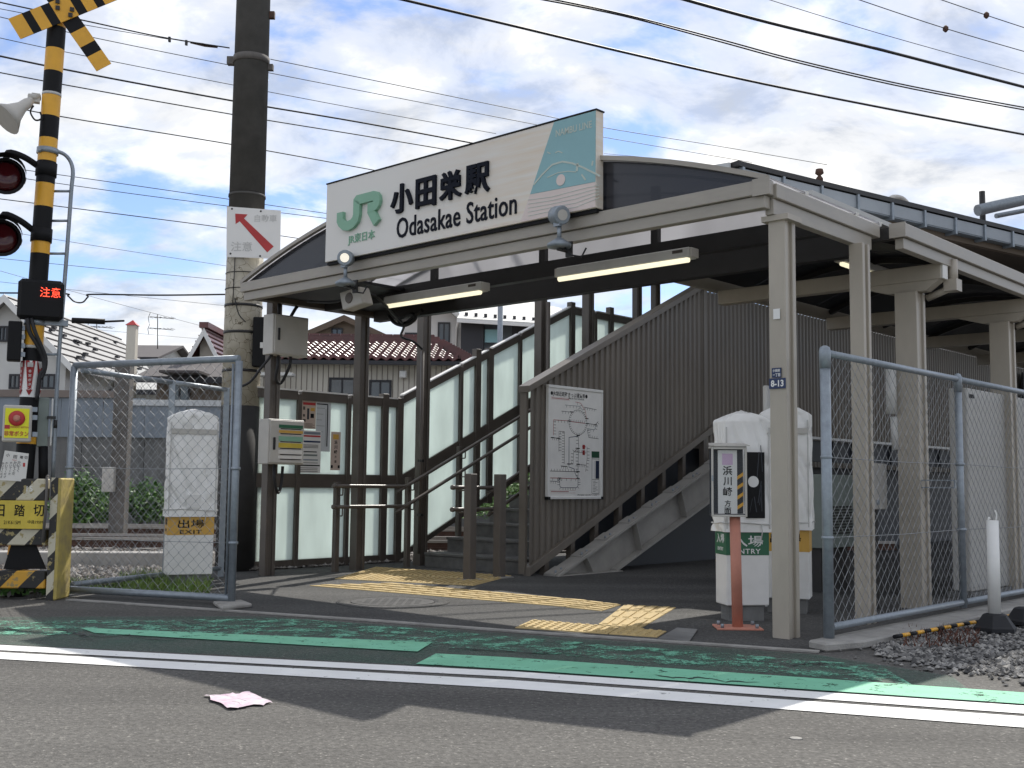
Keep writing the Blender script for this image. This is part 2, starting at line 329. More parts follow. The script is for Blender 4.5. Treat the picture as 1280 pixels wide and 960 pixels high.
class MB:
    def __init__(s): s.v = []; s.f = []; s.m = []; s.sm = []
    def add(s, vs, fs, mi=0, smooth=False):
        b = len(s.v); s.v += [Vector(p) for p in vs]; s.f += [tuple(i+b for i in f) for f in fs]; s.m += [mi]*len(fs); s.sm += [smooth]*len(fs); return s
    def box(s, a, b, mi=0, rz=0.0):
        a = Vector(a); b = Vector(b); c = (a+b)/2; x, y, z = (abs(b[i]-a[i])/2 for i in range(3)); cs, sn = math.cos(rz), math.sin(rz)
        vs = []
        for dz in (-z, z):
            for dx, dy in ((-x, -y), (x, -y), (x, y), (-x, y)): vs.append(c+Vector((dx*cs-dy*sn, dx*sn+dy*cs, dz)))
        return s.add(vs, [(3, 2, 1, 0), (4, 5, 6, 7), (0, 1, 5, 4), (1, 2, 6, 5), (2, 3, 7, 6), (3, 0, 4, 7)], mi)
    def beam(s, p, q, w, h, mi=0, up=(0, 0, 1)):        # bar from p to q, w across, h along up
        p = Vector(p); q = Vector(q); d = (q-p).normalized(); up = Vector(up); sx = d.cross(up).normalized(); u2 = sx.cross(d).normalized()
        vs = []
        for e in (p, q):
            for a, b in ((-1, -1), (1, -1), (1, 1), (-1, 1)): vs.append(e+sx*(a*w/2)+u2*(b*h/2))
        return s.add(vs, [(3, 2, 1, 0), (4, 5, 6, 7), (0, 1, 5, 4), (1, 2, 6, 5), (2, 3, 7, 6), (3, 0, 4, 7)], mi)
    def para(s, pts, off, mi=0):                        # flat polygon pushed along off
        n = len(pts); off = Vector(off); vs = [Vector(p) for p in pts]+[Vector(p)+off for p in pts]
        nrm = Vector((0, 0, 0))
        for i in range(n): nrm += vs[i].cross(vs[(i+1) % n])
        fs = [tuple(range(n)), tuple(range(2*n-1, n-1, -1))]+[(i, i+n, (i+1) % n+n, (i+1) % n) for i in range(n)]
        if nrm.dot(off) > 0: fs = [tuple(reversed(f)) for f in fs]
        return s.add(vs, fs, mi)
    def tube(s, pts, r, n=8, mi=0, caps=True, smooth=True):
        pts = [Vector(p) for p in pts]; rs = r if isinstance(r, (list, tuple)) else [r]*len(pts); vs = []; fs = []
        t = (pts[1]-pts[0]).normalized(); a = t.orthogonal().normalized()
        if abs(t.z) < .99: a = t.cross(Vector((0, 0, 1))).normalized()
        for i, p in enumerate(pts):
            t = ((pts[min(i+1, len(pts)-1)]-p).normalized()+(p-pts[max(i-1, 0)]).normalized())
            t = t.normalized() if t.length > 1e-6 else Vector((0, 0, 1))
            a = (a-t*a.dot(t)).normalized(); b = t.cross(a)
            for k in range(n):
                an = 2*math.pi*k/n; vs.append(p+(a*math.cos(an)+b*math.sin(an))*rs[i])
        for i in range(len(pts)-1):
            for k in range(n): fs.append((i*n+k, i*n+(k+1) % n, (i+1)*n+(k+1) % n, (i+1)*n+k))
        s.add(vs, fs, mi, smooth)
        if caps:
            b0 = len(s.v)-len(vs); s.f += [tuple(b0+k for k in reversed(range(n))), tuple(b0+(len(pts)-1)*n+k for k in range(n))]; s.m += [mi]*2; s.sm += [False]*2
        return s
    def lathe(s, prof, c=(0, 0, 0), n=24, mi=0, axis='Z'):
        c = Vector(c); vs = []; fs = []
        for r, z in prof:
            for k in range(n):
                an = 2*math.pi*k/n; x, y = r*math.cos(an), r*math.sin(an)
                vs.append(c+(Vector((x, y, z)) if axis == 'Z' else Vector((x, -z, y)) if axis == 'Y' else Vector((z, x, y))))
        for i in range(len(prof)-1):
            for k in range(n): fs.append((i*n+k, i*n+(k+1) % n, (i+1)*n+(k+1) % n, (i+1)*n+k))
        fs += [tuple(reversed(range(n))), tuple((len(prof)-1)*n+k for k in range(n))]
        s.add(vs, fs, mi, True); s.sm[-1] = s.sm[-2] = False; return s
    def build(s, name, mats, parent=None, off=None, bevel=0.0, loc=None):
        off = parent.off if parent is not None and off is None else Vector(off or (0, 0, 0))
        me = bpy.data.meshes.new(name)
        me.from_pydata([tuple(p-off) for p in s.v], [], s.f)
        for q in (mats if isinstance(mats, (list, tuple)) else [mats]): me.materials.append(MATS[q])
        me.polygons.foreach_set('material_index', s.m); me.polygons.foreach_set('use_smooth', s.sm)
        if bevel:
            bm = bmesh.new(); bm.from_mesh(me)
            es = [e for e in bm.edges if len(e.link_faces) == 2 and e.calc_face_angle(0) > .6]
            bmesh.ops.bevel(bm, geom=es, offset=bevel, segments=1, affect='EDGES'); bm.to_mesh(me); bm.free()
        me.update()
        o = bpy.data.objects.new(name, me); COL.objects.link(o)
        if parent is not None: o.parent = parent.o if isinstance(parent, TH) else parent
        return o
def sub(parent_obj, th):                                 # sub-part handle below a part
    return TH(parent_obj, th.off)
def solo(mb, name, mats, label, cat, base, rotz=0.0, off=None, group=None, kind=None, bevel=0.0):
    base = Vector(base); off = base if off is None else Vector(off)
    o = mb.build(name, mats, None, off=off, bevel=bevel); o.location = base; o.rotation_euler = (0, 0, rotz); props(o, label, cat, group, kind); return o
def ssolo(mb, name, mats, label, cat, u, v, z=0.0, group=None, kind=None, bevel=0.0):
    return solo(mb, name, mats, label, cat, D(u, v, z), -AZ, (u, v, z), group, kind, bevel)
def child(parent, src_mesh, name, loc, rot=(0, 0, 0), scale=None):
    o = bpy.data.objects.new(name, src_mesh); COL.objects.link(o); o.parent = parent.o if isinstance(parent, TH) else parent
    off = parent.off if isinstance(parent, TH) else Vector((0, 0, 0)); o.location = Vector(loc)-off; o.rotation_euler = rot
    if scale: o.scale = scale
    return o

_txt = {}
def glyphs(body, bold=0.0, spacing=1.0):
    k = (body, bold, spacing)
    if k not in _txt:
        c = bpy.data.curves.new('lettering', 'FONT'); c.body = body; c.size = 1; c.offset = bold; c.resolution_u = 3; c.space_character = spacing
        o = bpy.data.objects.new('lettering', c); COL.objects.link(o)
        dg = bpy.context.evaluated_depsgraph_get(); dg.update()
        me = bpy.data.meshes.new_from_object(o.evaluated_get(dg)); COL.objects.unlink(o); bpy.data.objects.remove(o)
        vs = [v.co.copy() for v in me.vertices]; fs = [tuple(p.vertices) for p in me.polygons]
        lo = [min(v[i] for v in vs) for i in (0, 1)]; hi = [max(v[i] for v in vs) for i in (0, 1)]
        bm = bmesh.new(); bm.from_mesh(me); bm.normal_update()
        bd = [(e.verts[0].index, e.verts[1].index, e.link_faces[0].index) for e in bm.edges if len(e.link_faces) == 1]
        ring = []
        for a, b, fi in bd:
            f = fs[fi]; i = f.index(a); ring.append((a, b) if f[(i+1) % len(f)] == b else (b, a))
        bm.free(); bpy.data.meshes.remove(me)
        _txt[k] = (vs, fs, ring, lo, hi)
    return _txt[k]
def text(mb, body, c, right, n, w=None, h=None, depth=0.0, bold=0.0, mi=0, up=(0, 0, 1), spacing=1.0):
    """lettering centred at c, w wide and h high, facing n; depth makes it solid"""
    vs, fs, ring, lo, hi = glyphs(body, bold, spacing)
    W = max(hi[0]-lo[0], 1e-4); Hh = max(hi[1]-lo[1], 1e-4)
    if w is None: sx = sy = h/Hh
    elif h is None: sx = sy = w/W
    else: sx, sy = w/W, h/Hh
    c = Vector(c); right = Vector(right); n = Vector(n); up = Vector(up)
    def tr(p, z): return c+right*((p.x-(lo[0]+hi[0])/2)*sx)+up*((p.y-(lo[1]+hi[1])/2)*sy)+n*z
    flip = right.cross(up).dot(n) < 0
    top = [tr(p, depth) for p in vs]; ff = [tuple(reversed(f)) for f in fs] if flip else fs
    mb.add(top, ff, mi)
    if depth > 0:
        k = len(vs); mb.add(top+[tr(p, 0) for p in vs], [((a, a+k, b+k, b) if not flip else (a, b, b+k, a+k)) for a, b in ring], mi)
    return mb

# ================================================================== the setting
def sheet(name, pts, z, m, kind='structure', label=None, cat=None):
    mb = MB(); mb.add([(p[0], p[1], z) for p in pts], [tuple(range(len(pts)))])
    n = Vector((0, 0, 0)); q = mb.v
    for i in range(len(q)): n += Vector((q[i].x, q[i].y, 0)).cross(Vector((q[(i+1) % len(q)].x, q[(i+1) % len(q)].y, 0)))
    if n.z < 0: mb.f = [tuple(reversed(mb.f[0]))]
    o = mb.build(name, m); props(o, label, cat, None, kind); return o
sheet('ground', [(-400, -60), (400, -60), (400, 700), (-400, 700)], 0, 'road')
KERB = [G(86, 750.5), G(160, 755.5), G(300, 765.5), G(470, 777), G(640, 790), G(870, 805.5), G(1024, 816)]
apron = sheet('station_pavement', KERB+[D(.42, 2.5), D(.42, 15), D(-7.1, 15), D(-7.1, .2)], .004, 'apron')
# concrete seam between road and pavement
mb = MB()
for a, b in zip(KERB[:-1], KERB[1:]):
    d = (b-a).normalized(); nn = Vector((-d.y, d.x, 0))
    mb.add([Vector((p.x, p.y, z)) for z in (.002, .012) for p in (a-nn*.035, b-nn*.035, b+nn*.035, a+nn*.035)],
           [(3, 2, 1, 0), (4, 5, 6, 7), (0, 1, 5, 4), (1, 2, 6, 5), (2, 3, 7, 6), (3, 0, 4, 7)])
props(mb.build('kerb_seam', 'concrete'), kind='structure')
rng0 = random.Random(33)
# ---- painted markings on the road
def band(name, top, bot, z, m):
    def sub_(pts):
        r = []
        for a, b in zip(pts[:-1], pts[1:]):
            for i in range(6): r.append((a[0]+(b[0]-a[0])*i/6, a[1]+(b[1]-a[1])*i/6))
        return r+[pts[-1]]
    t = [G(*p) for p in sub_(top)]; b = [G(*p) for p in sub_(bot)]
    mb = MB(); n = len(t); mb.add([(p.x, p.y, z) for p in b+t], [(i, i+1, n+i+1, n+i) for i in range(n-1)])
    o = mb.build(name, m); props(o, kind='structure'); return o
band('white_road_line', [(-260, 799), (0, 807), (640, 840), (1280, 883), (1600, 908)], [(-260, 805), (0, 813.5), (640, 847), (1280, 893), (1600, 919)], .004, 'white_line')
band('white_road_line', [(-260, 807.5), (0, 816), (640, 851), (1280, 896.5), (1600, 923)], [(-260, 814.5), (0, 824.5), (640, 861.5), (1280, 910.5), (1600, 940)], .004, 'white_line')
band('green_lane_marking', [(100, 786), (540, 804.5)], [(118, 792.5), (522, 816)], .008, 'green_solid')
band('green_lane_marking', [(545, 818.5), (640, 823.5), (1280, 867.5), (1600, 893)], [(520, 831.5), (640, 838.5), (1280, 882), (1600, 907)], .008, 'green_solid')
band('worn_green_marking', [(-200, 772), (0, 777), (370, 774), (640, 797), (1100, 833)], [(-200, 787), (0, 794), (300, 797), (640, 815), (1140, 857)], .006, 'green_worn')
band('faded_green_lane', [(-260, 768), (0, 772), (330, 771), (640, 793), (1020, 819), (1190, 846)], [(-260, 798), (0, 806), (330, 822), (640, 839), (1020, 865), (1230, 879)], .004, 'green_faint')
for crk in ([(-10, 786), (40, 790), (75, 788), (98, 794), (125, 797), (160, 795), (196, 801), (230, 799)], [(98, 794), (106, 800), (120, 804)], [(150, 777), (200, 782), (226, 779), (268, 786), (292, 783)], [(560, 812), (610, 814), (655, 818), (700, 817), (742, 823)], [(820, 846), (850, 850), (880, 849), (905, 854), (960, 856)], [(930, 826), (990, 832), (1030, 831), (1075, 838)]):
    mb = MB(); q = []
    for a, b in zip(crk[:-1], crk[1:]):
        for k in range(6): q.append(G(a[0]+(b[0]-a[0])*k/6, a[1]+(b[1]-a[1])*k/6)+Vector((rng0.uniform(-.012, .012), rng0.uniform(-.03, .03), .0105)))
    n = len(q); wd = [.004+.010*rng0.random() for _ in q]; wd[0] = wd[-1] = .001
    mb.add([p+Vector((0, s*wd[i], 0)) for s in (-1, 1) for i, p in enumerate(q)], [(i, i+1, n+i+1, n+i) for i in range(n-1)])
    props(mb.build('road_crack', 'rubber'), kind='structure')
# ---- tactile tiles, each a piece of the pavement
def tile_quad(a, b, c, d, nx, ny, kind, z=.0045, long_x=True):
    """a b back edge, d c front edge (pixels)"""
    A_, B_, C_, D_ = (G(*p) for p in (a, b, c, d))
    def P(s, t): return (A_*(1-s)+B_*s)*(1-t)+(D_*(1-s)+C_*s)*t
    for i in range(nx):
        for j in range(ny):
            s0, s1, t0, t1 = (i+.012)/nx, (i+.988)/nx, (j+.012)/ny, (j+.988)/ny
            mb = MB()
            def hexa(s0, s1, t0, t1, z0, z1, ins):
                q = [P(s0, t0), P(s1, t0), P(s1, t1), P(s0, t1)]; cc = sum(q, Vector())/4
                vs = [Vector((p.x, p.y, z0)) for p in q]+[Vector((p.x+(cc.x-p.x)*ins, p.y+(cc.y-p.y)*ins, z1)) for p in q]
                mb.add(vs, [(7, 6, 5, 4), (0, 4, 5, 1), (1, 5, 6, 2), (2, 6, 7, 3), (3, 7, 4, 0)] if (q[1]-q[0]).cross(q[3]-q[0]).z < 0 else [(4, 5, 6, 7), (0, 1, 5, 4), (1, 2, 6, 5), (2, 3, 7, 6), (3, 0, 4, 7)])
            hexa(s0, s1, t0, t1, z, z+.006, .01)
            ds, dt = s1-s0, t1-t0
            if kind == 'bar':
                for k in range(4):
                    if long_x: hexa(s0+ds*.06, s1-ds*.06, t0+dt*(.08+k*.23), t0+dt*(.08+k*.23+.13), z+.006, z+.014, .06)
                    else: hexa(s0+ds*(.08+k*.23), s0+ds*(.08+k*.23+.13), t0+dt*.06, t1-dt*.06, z+.006, z+.014, .06)
            else:
                for p in range(5):
                    for q in range(5): hexa(s0+ds*(.07+p*.19), s0+ds*(.07+p*.19+.10), t0+dt*(.07+q*.19), t0+dt*(.07+q*.19+.10), z+.006, z+.014, .25)
            mb.build('tactile_tile', 'tactile').parent = apron
tile_quad((665, 776), (834, 790.5), (822, 798), (643, 786), 3, 1, 'dot')
tile_quad((779, 757.5), (846, 760.5), (801, 787), (747, 782), 1, 3, 'bar', long_x=False)
tile_quad((740, 752.5), (777, 757), (752, 765), (706, 760), 2, 1, 'bar')
tile_quad((497, 730), (739, 752), (705, 759.5), (385, 733), 9, 1, 'bar')
tile_quad((470, 709.5), (640, 720.5), (592, 733), (418, 724.5), 6, 2, 'bar', long_x=False)
# ---- track bed, rails, sleepers
def trackpt(x, off): return Vector((x, 16.2+.03*(x+6)+.012*max(0, x+3)**2+off, 0))
sheet('track_bed', [(-30, 12.6), (-7.0, 12.9), (-3.5, 12.9), (-2.4, 13.35), (-.9, 15.1), (.3, 15.9), (6.5, 21.5), (9, 26), (9, 34), (-30, 28)], .004, 'ballast')
for i, off in enumerate((0, 1.1, 3.9, 5.0)):
    mb = MB(); xs = [-24+k*1.0 for k in range(31)]
    pts = [trackpt(x, off) for x in xs]
    for a, b in zip(pts[:-1], pts[1:]):
        mb.beam(a+Vector((0, 0, .045)), b+Vector((0, 0, .045)), .13, .03, 0); mb.beam(a+Vector((0, 0, .095)), b+Vector((0, 0, .095)), .03, .075, 0)
        mb.beam(a+Vector((0, 0, .15)), b+Vector((0, 0, .15)), .075, .04, 1)
    p = Vector((-6, 16.2+off, 0))
    solo(mb, 'railway_rail', ['rust', 'rail_top'], ['rusty steel rail beside the concrete cable trough', 'second rusty rail of the track closer to the platform', 'rusty rail of the farther track before the shrubs', 'last rusty rail, right under the shrubs'][i], 'rail', p, off=p)
mb = MB()
for k in range(40):
    x = -20+k*.62
    for off in (.55, 4.45):
        p = trackpt(x, off); mb.box((p.x-.11, p.y-1, .006), (p.x+.11, p.y+1, .035), rz=random.uniform(-.03, .03))
o = mb.build('sleepers', 'wood_grey'); props(o, 'grey sleepers half buried in the ballast under the rails', 'sleepers', kind='stuff')
def stones(name, pts, smin, smax, mats, label, z0=.0):
    mb = MB(); rng = random.Random(3)
    for (x, y, z) in pts:
        s = rng.uniform(smin, smax); a = rng.uniform(0, 6.28); sx, sy, sz = s*rng.uniform(.7, 1.3), s*rng.uniform(.7, 1.2), s*rng.uniform(.5, .9)
        c = Vector((x, y, z+sz*.35)); vs = []
        for (dx, dy, dz) in ((1, 0, 0), (.2, 1, .1), (-1, .3, -.1), (-.3, -1, .1), (.1, .1, 1), (0, 0, -.9)):
            dx += rng.uniform(-.3, .3); dy += rng.uniform(-.3, .3)
            vs.append(c+Vector(((dx*math.cos(a)-dy*math.sin(a))*sx, (dx*math.sin(a)+dy*math.cos(a))*sy, dz*sz)))
        mb.add(vs, [(0, 1, 4), (1, 2, 4), (2, 3, 4), (3, 0, 4), (1, 0, 5), (2, 1, 5), (3, 2, 5), (0, 3, 5)], rng.randrange(len(mats)))
    o = mb.build(name, mats); props(o, label, 'stones', None, 'stuff'); return o
rng = random.Random(11); pts = []
while len(pts) < 9000:
    x = rng.uniform(-10, 4); y = rng.uniform(13.0, 21.5)
    if x > -3 and y < 13.5+(x+3)*1.12+.25: continue
    pts.append((x, y, .006))
for _ in range(1700): pts.append((rng.uniform(-6.5, -3.75), rng.uniform(10.35, 12.75), .004))
for _ in range(900):                                     # strip along the foot of the frosted fence
    v = rng.uniform(.4, 3.4); p = D(-7.02+rng.uniform(-.35, .13), v); pts.append((p.x, p.y, .01))
stones('ballast_stones', pts, .022, .05, ['ballast', 'ballast_light', 'ballast'], 'grey and brown ballast stones spread around the rails')
# gravel patch outside the fence on the right
KB = [G(1030, 815), G(1130, 790), G(1280, 757)]
FE0, FE1 = D(.42, -.15), D(.42, 9)
gp = [G(1096, 821), G(1180, 835), G(1280, 849), G(1400, 864), G(1560, 868), D(3.2, 4.0), D(2.2, 6), D(.58, 6.5), D(.58, .05)]
sheet('gravel_bed', gp, .006, 'gravel_dark')
pts = []
def inpoly(p, poly):
    c = False
    for i in range(len(poly)):
        a, b = poly[i], poly[i-1]
        if (a.y > p.y) != (b.y > p.y) and p.x < (b.x-a.x)*(p.y-a.y)/(b.y-a.y)+a.x: c = not c
    return c
gx = [p.x for p in gp]; gy = [p.y for p in gp]
while len(pts) < 11000:
    p = Vector((min(gx)+(max(gx)-min(gx))*rng.random()**1.6, min(gy)+(max(gy)-min(gy))*rng.random()**1.6, 0))
    if inpoly(p, gp): pts.append((p.x, p.y, .008))
for _ in range(260):
    f = rng.random(); a_ = gp[0].lerp(gp[3], f) if rng.random() < .7 else D(.5+rng.random()*.1, rng.uniform(-.2, 3)); pts.append((a_.x+rng.gauss(0, .10), a_.y-abs(rng.gauss(0, .14)), .004))
stones('gravel_stones', pts, .008, .022, ['gravel_stone', 'gravel_pale', 'gravel_dark', 'gravel_stone'], 'loose grey gravel between the fence kerb and the road')
mb = MB(); mb.para([(.31, -.30, 0), (.46, -.36, 0), (.57, -.05, 0), (.57, 9, 0), (.31, 9, 0)], (0, 0, .055))
props(ssolo(mb, 'fence_kerb', 'concrete', None, None, .45, -.2, bevel=.012), kind='structure')
# cable trough by the tracks
a, b = G(60, 716), G(204, 713)
mb = MB(); mb.beam(Vector((-12, 12.55, .08)), Vector((-3.5, 13.2, .08)), .30, .16)
solo(mb, 'cable_trough', 'stringer', 'long pale concrete trough lying along the ballast behind the mesh gate', 'trough', (-6, 13.35, 0), bevel=.01)
# round access cover in the pavement
c = G(491, 753.5)
t = wthing('manhole_cover', 'round iron access cover with concrete ring in the station pavement', 'manhole cover', (c.x, c.y, 0))
MB().lathe([(.47, .003), (.47, .010), (.36, .011), (.355, .004)], c, 48).build('concrete_ring', 'apron', t)
mb = MB(); mb.lathe([(.345, .004), (.345, .012)], c, 48)
for i in range(-4, 5):
    for j in range(-4, 5):
        if i*i+j*j < 17: mb.box((c.x+i*.07-.022, c.y+j*.07-.022, .012), (c.x+i*.07+.022, c.y+j*.07+.022, .0135))
mb.build('cover_plate', 'gravel_dark', t)
# steel plate beside the tiles, dropped leaflet, glass speck
mb = MB(); q = [G(846, 787), G(872, 789), G(862, 804), G(822, 801)]; mb.para([(p.x, p.y, .009) for p in q], (0, 0, .006))
solo(mb, 'ground_plate', 'concrete_dark', 'dark flat ground plate beside the dotted yellow tiles', 'plate', q[0]*1.0, bevel=.002)
mb = MB(); nx, ny = 14, 8; q = [G(255, 872), G(312, 867), G(341, 881), G(288, 888)]
vs = []
for j in range(ny+1):
    for i in range(nx+1):
        s, t_ = i/nx, j/ny; p = (q[0]*(1-s)+q[1]*s)*(1-t_)+(q[3]*(1-s)+q[2]*s)*t_+Vector((noise.noise(Vector((s*5, t_*4, 7)))*.03, noise.noise(Vector((s*6, t_*4, 3)))*.05, 0))
        h = .006+.009*abs(noise.noise(Vector((s*4, t_*5, 1.3))))+.003*(abs(s-.5)*2)**3; vs.append((p.x, p.y, h))
mb.add(vs, [(j*(nx+1)+i, (j+1)*(nx+1)+i, (j+1)*(nx+1)+i+1, j*(nx+1)+i+1) for j in range(ny) for i in range(nx)])
o = solo(mb, 'paper_leaflet', 'leaflet', 'crumpled pink and white leaflet lying flat on the open road', 'leaflet', q[0]*.5+q[2]*.5)
for px, py, r in ((995, 923, .028),):
    c = G(px, py); mb = MB(); mb.lathe([(r, .001), (r*.8, .003), (r*.2, .004)], c, 10)
    solo(mb, 'road_patch', 'concrete' if r < .04 else 'gravel_stone', 'small pale flattened lump stuck to the asphalt', 'patch', c)

# ================================================================== station canopy over the entrance
UL, UR, VF, VB = -6.20, -.02, -.17, 1.55
def arch(u, lo=3.06, s=.58): return lo+s*max(0, 1-((u-(UL+UR)/2)/((UR-UL)/2))**2)
t = sthing('entrance_canopy', 'wide grey steel canopy with dark curved roof over the station entrance', 'canopy', 0, 0)
MB().box((UL, VF, 2.965), (UR, VF+.10, 3.065)).build('fascia', 'grey_fascia', t, bevel=.004)
MB().box((UL+.03, VF+.025, 2.875), (UR-.03, VF+.10, 2.962)).build('lower_fascia', 'grey_fascia', t, bevel=.004)
mb = MB(); mb.box((UR-.1, VF+.103, 2.95), (UR+.02, VB, 3.05)); mb.box((UR-.07, VF+.103, 2.84), (UR-.005, VB-.1, 2.948)); mb.build('side_beam', 'grey_fascia', t, bevel=.004)
MB().box((UR-.105, VF-.008, 2.955), (UR+.028, VF-.002, 3.072)).build('corner_cap', 'grey_fascia', t)
mb = MB(); mb.box((UL, VF+.103, 2.90), (UL+.12, 2.1, 3.05)); mb.build('side_beam', 'brown_steel', t, bevel=.004)
mb = MB(); mb.box((UL+.125, VB, 2.84), (UR-.15, VB+.10, 3.04)); mb.build('back_beam', 'dark_steel', t)
MB().box((UL+.13, .84, 2.875), (UR-.11, .93, 3.02)).build('purlin', 'dark_steel', t)
for uu in (-4.4, -2.95, -1.7): MB().box((uu, .86, 3.021), (uu+.07, .91, arch(uu+.03)-.002)).build('strut', 'dark_steel', t)
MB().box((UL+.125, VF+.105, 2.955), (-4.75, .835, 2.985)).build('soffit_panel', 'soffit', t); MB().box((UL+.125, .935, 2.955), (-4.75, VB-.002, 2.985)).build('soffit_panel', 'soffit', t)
# curved roof of bent panels, front and back arched infill, edge trims
n = 8
for k in range(n):
    u0, u1 = UL+(UR-UL)*k/n, UL+(UR-UL)*(k+1)/n; mb = MB(); m_ = 4
    top = [(u0+(u1-u0)*i/m_+(.004 if i == 0 else -.004 if i == m_ else 0), arch(u0+(u1-u0)*i/m_)+.012) for i in range(m_+1)]
    for i in range(m_):
        (a, za), (b, zb) = top[i], top[i+1]
        mb.para([(a, VF+.03, za), (b, VF+.03, zb), (b, VB+.05, zb), (a, VB+.05, za)], (0, 0, .012))
    mb.build('roof_panel', 'roof_film', t)
for name, vv, mt in (('front_infill', VF+.06, 'smoke_panel'), ('back_infill', VB+.03, 'roof_film')):
    us = [UL+(UR-UL)*i/32 for i in range(33)]
    mb = MB(); mb.para([(u, vv, arch(u)-.003) for u in us]+[(UR, vv, 3.067), (UL, vv, 3.067)][:0]+[(UR-.001, vv, 3.0665), (UL+.001, vv, 3.0665)], (0, .012, 0)); mb.build(name, mt, t)
for vv, mt in ((VF+.02, 'grey_fascia'), (.4, 'grey_light'), (1.2, 'grey_light'), (VB+.06, 'grey_light')):
    mb = MB()
    us = [UL+(UR-UL)*i/32 for i in range(33)]
    for a, b in zip(us[:-1], us[1:]): mb.beam((a, vv, arch(a)+.012), (b, vv, arch(b)+.012), .04, .035)
    mb.build('arch_rib', mt, t)
# columns: H sections
def hcol(th, u, v, z0, z1, w, d, m, name='column', flange=.014):
    mb = MB(); mb.box((u-w/2, v-d/2, z0), (u+w/2, v-d/2+flange, z1)); mb.box((u-w/2, v+d/2-flange, z0), (u+w/2, v+d/2, z1)); mb.box((u-.03, v-d/2+flange, z0), (u+.03, v+d/2-flange, z1))
    o = mb.build(name, m, th, bevel=.003); return o
def rcol(th, u, v, z0, z1, w, d, m, name='column', lip=.02):
    """box column with a raised corner lip on each side"""
    fl = min(.045, d*.3); ins = lip
    mb = MB(); mb.box((u-w/2, v-d/2, z0), (u+w/2, v-d/2+fl, z1)); mb.box((u-w/2, v+d/2-fl, z0), (u+w/2, v+d/2, z1))
    mb.box((u-w/2+ins, v-d/2+fl-.004, z0), (u+w/2-ins, v+d/2-fl+.004, z1))
    return mb.build(name, m, th, bevel=.004)
rcol(t, -.03, .05, 0, 2.84, .125, .15, 'beige_steel')
mb = MB(); mb.box((-.13, -.05, 2.80), (.07, .15, 2.838)); mb.build('bracket', 'beige_steel', t)
rcol(t, -.01, 1.2, 0, 2.84, .11, .13, 'beige_steel')
rcol(t, -6.30, .34, 0, 2.93, .11, .13, 'brown_steel'); rcol(t, -6.30, 1.57, 0, 3.0, .12, .13, 'brown_steel')
MB().tube([(-.10, 1.47, 2.93), (-.10, 1.47, 2.62), (-.10, 1.3, 2.60)], .035, 10).build('downpipe', 'beige_steel', t)
MB().tube([(-6.4, .34, 0.02), (-6.4, .34, 2.9)], .016, 8).build('conduit', 'brown_steel', t)

# ---- station name sign
SU0, SU1, SZ0, SZ1, SV = -4.715, -1.435, 3.085, 3.84, -.22
t = sthing('station_sign', 'large white station name board with green emblem and teal artwork on the canopy edge', 'sign', SU0, SV, z=0)
RU, NF = (1, 0, 0), (0, -1, 0)
MB().box((SU0, SV, SZ0), (SU1, SV+.09, SZ1)).build('board', 'sign_board', t, bevel=.003)
mb = MB(); mb.box((SU0-.006, SV-.006, SZ1), (SU1+.006, SV+.096, SZ1+.012)); mb.box((SU0+.01, SV+.02, SZ0-.03), (SU1-.01, SV+.08, SZ0-.002)); mb.build('trim', 'black', t)
def sgn(px, py): p = onv(px, py, SV); return p
# artwork: plain teal field over a pale pink field, with loose curved lines
f = SV-.004
a0, a1, a2 = sgn(693, 152), sgn(663, 243), sgn(653, 282)
tr_, br_ = (SU1-.004, f, SZ1-.004), (SU1-.004, f, SZ0+.004); mr_ = sgn(750, 226)
MB().para([(a0.x, f, SZ1-.004), tr_, (SU1-.004, f, mr_.z), (a1.x, f, a1.z)], (0, .003, 0)).build('teal_field', 'teal', t)
MB().para([(a1.x, f, a1.z-.003), (SU1-.004, f, mr_.z-.003), br_, (a2.x-.02, f, SZ0+.004)], (0, .003, 0)).build('pink_field', 'pale_pink', t)
mb = MB()
def ink(pts, w, mm=mb):
    q = [onv(x, y, f-.0015) for x, y in pts]
    mm = MB()
    for a, b in zip(q[:-1], q[1:]): mm.beam(a, b, .002, w, up=(0, 0, 1)) if abs((b-a).normalized().z) < .7 else mm.beam(a, b, .002, w, up=(1, 0, 0))
    mm.build('drawn_line', 'pale_line', t)
ink([(667, 231), (677, 219), (690, 206), (703, 202), (715, 204), (728, 209), (742, 216), (750, 220)], .014)
ink([(684, 222), (697, 216), (710, 214), (720, 215)], .007)
ink([(684, 190), (688, 192)], .008); ink([(694, 191), (698, 189), (703, 191)], .008)
ink([(722, 204), (721, 214)], .02); ink([(741, 201), (740, 207)], .014); ink([(727, 218), (732, 225)], .014)
for k in range(5): ink([(660, 250+k*5), (690, 246+k*4.4), (720, 238+k*5.2), (749, 231+k*4)], .004)
mb = MB(); c = onv(701, 225, f-.001); mb.lathe([(.045, 0), (.045, .003)], c, 16, axis='Y'); mb.build('drawn_dot', 'pale_pink', t)
mb = MB(); c = onv(717, 161, f-.001); text(mb, 'NAMBU LINE', c, RU, NF, .36, .055, .001, bold=.01); mb.build('small_lettering', 'pale_line', t)
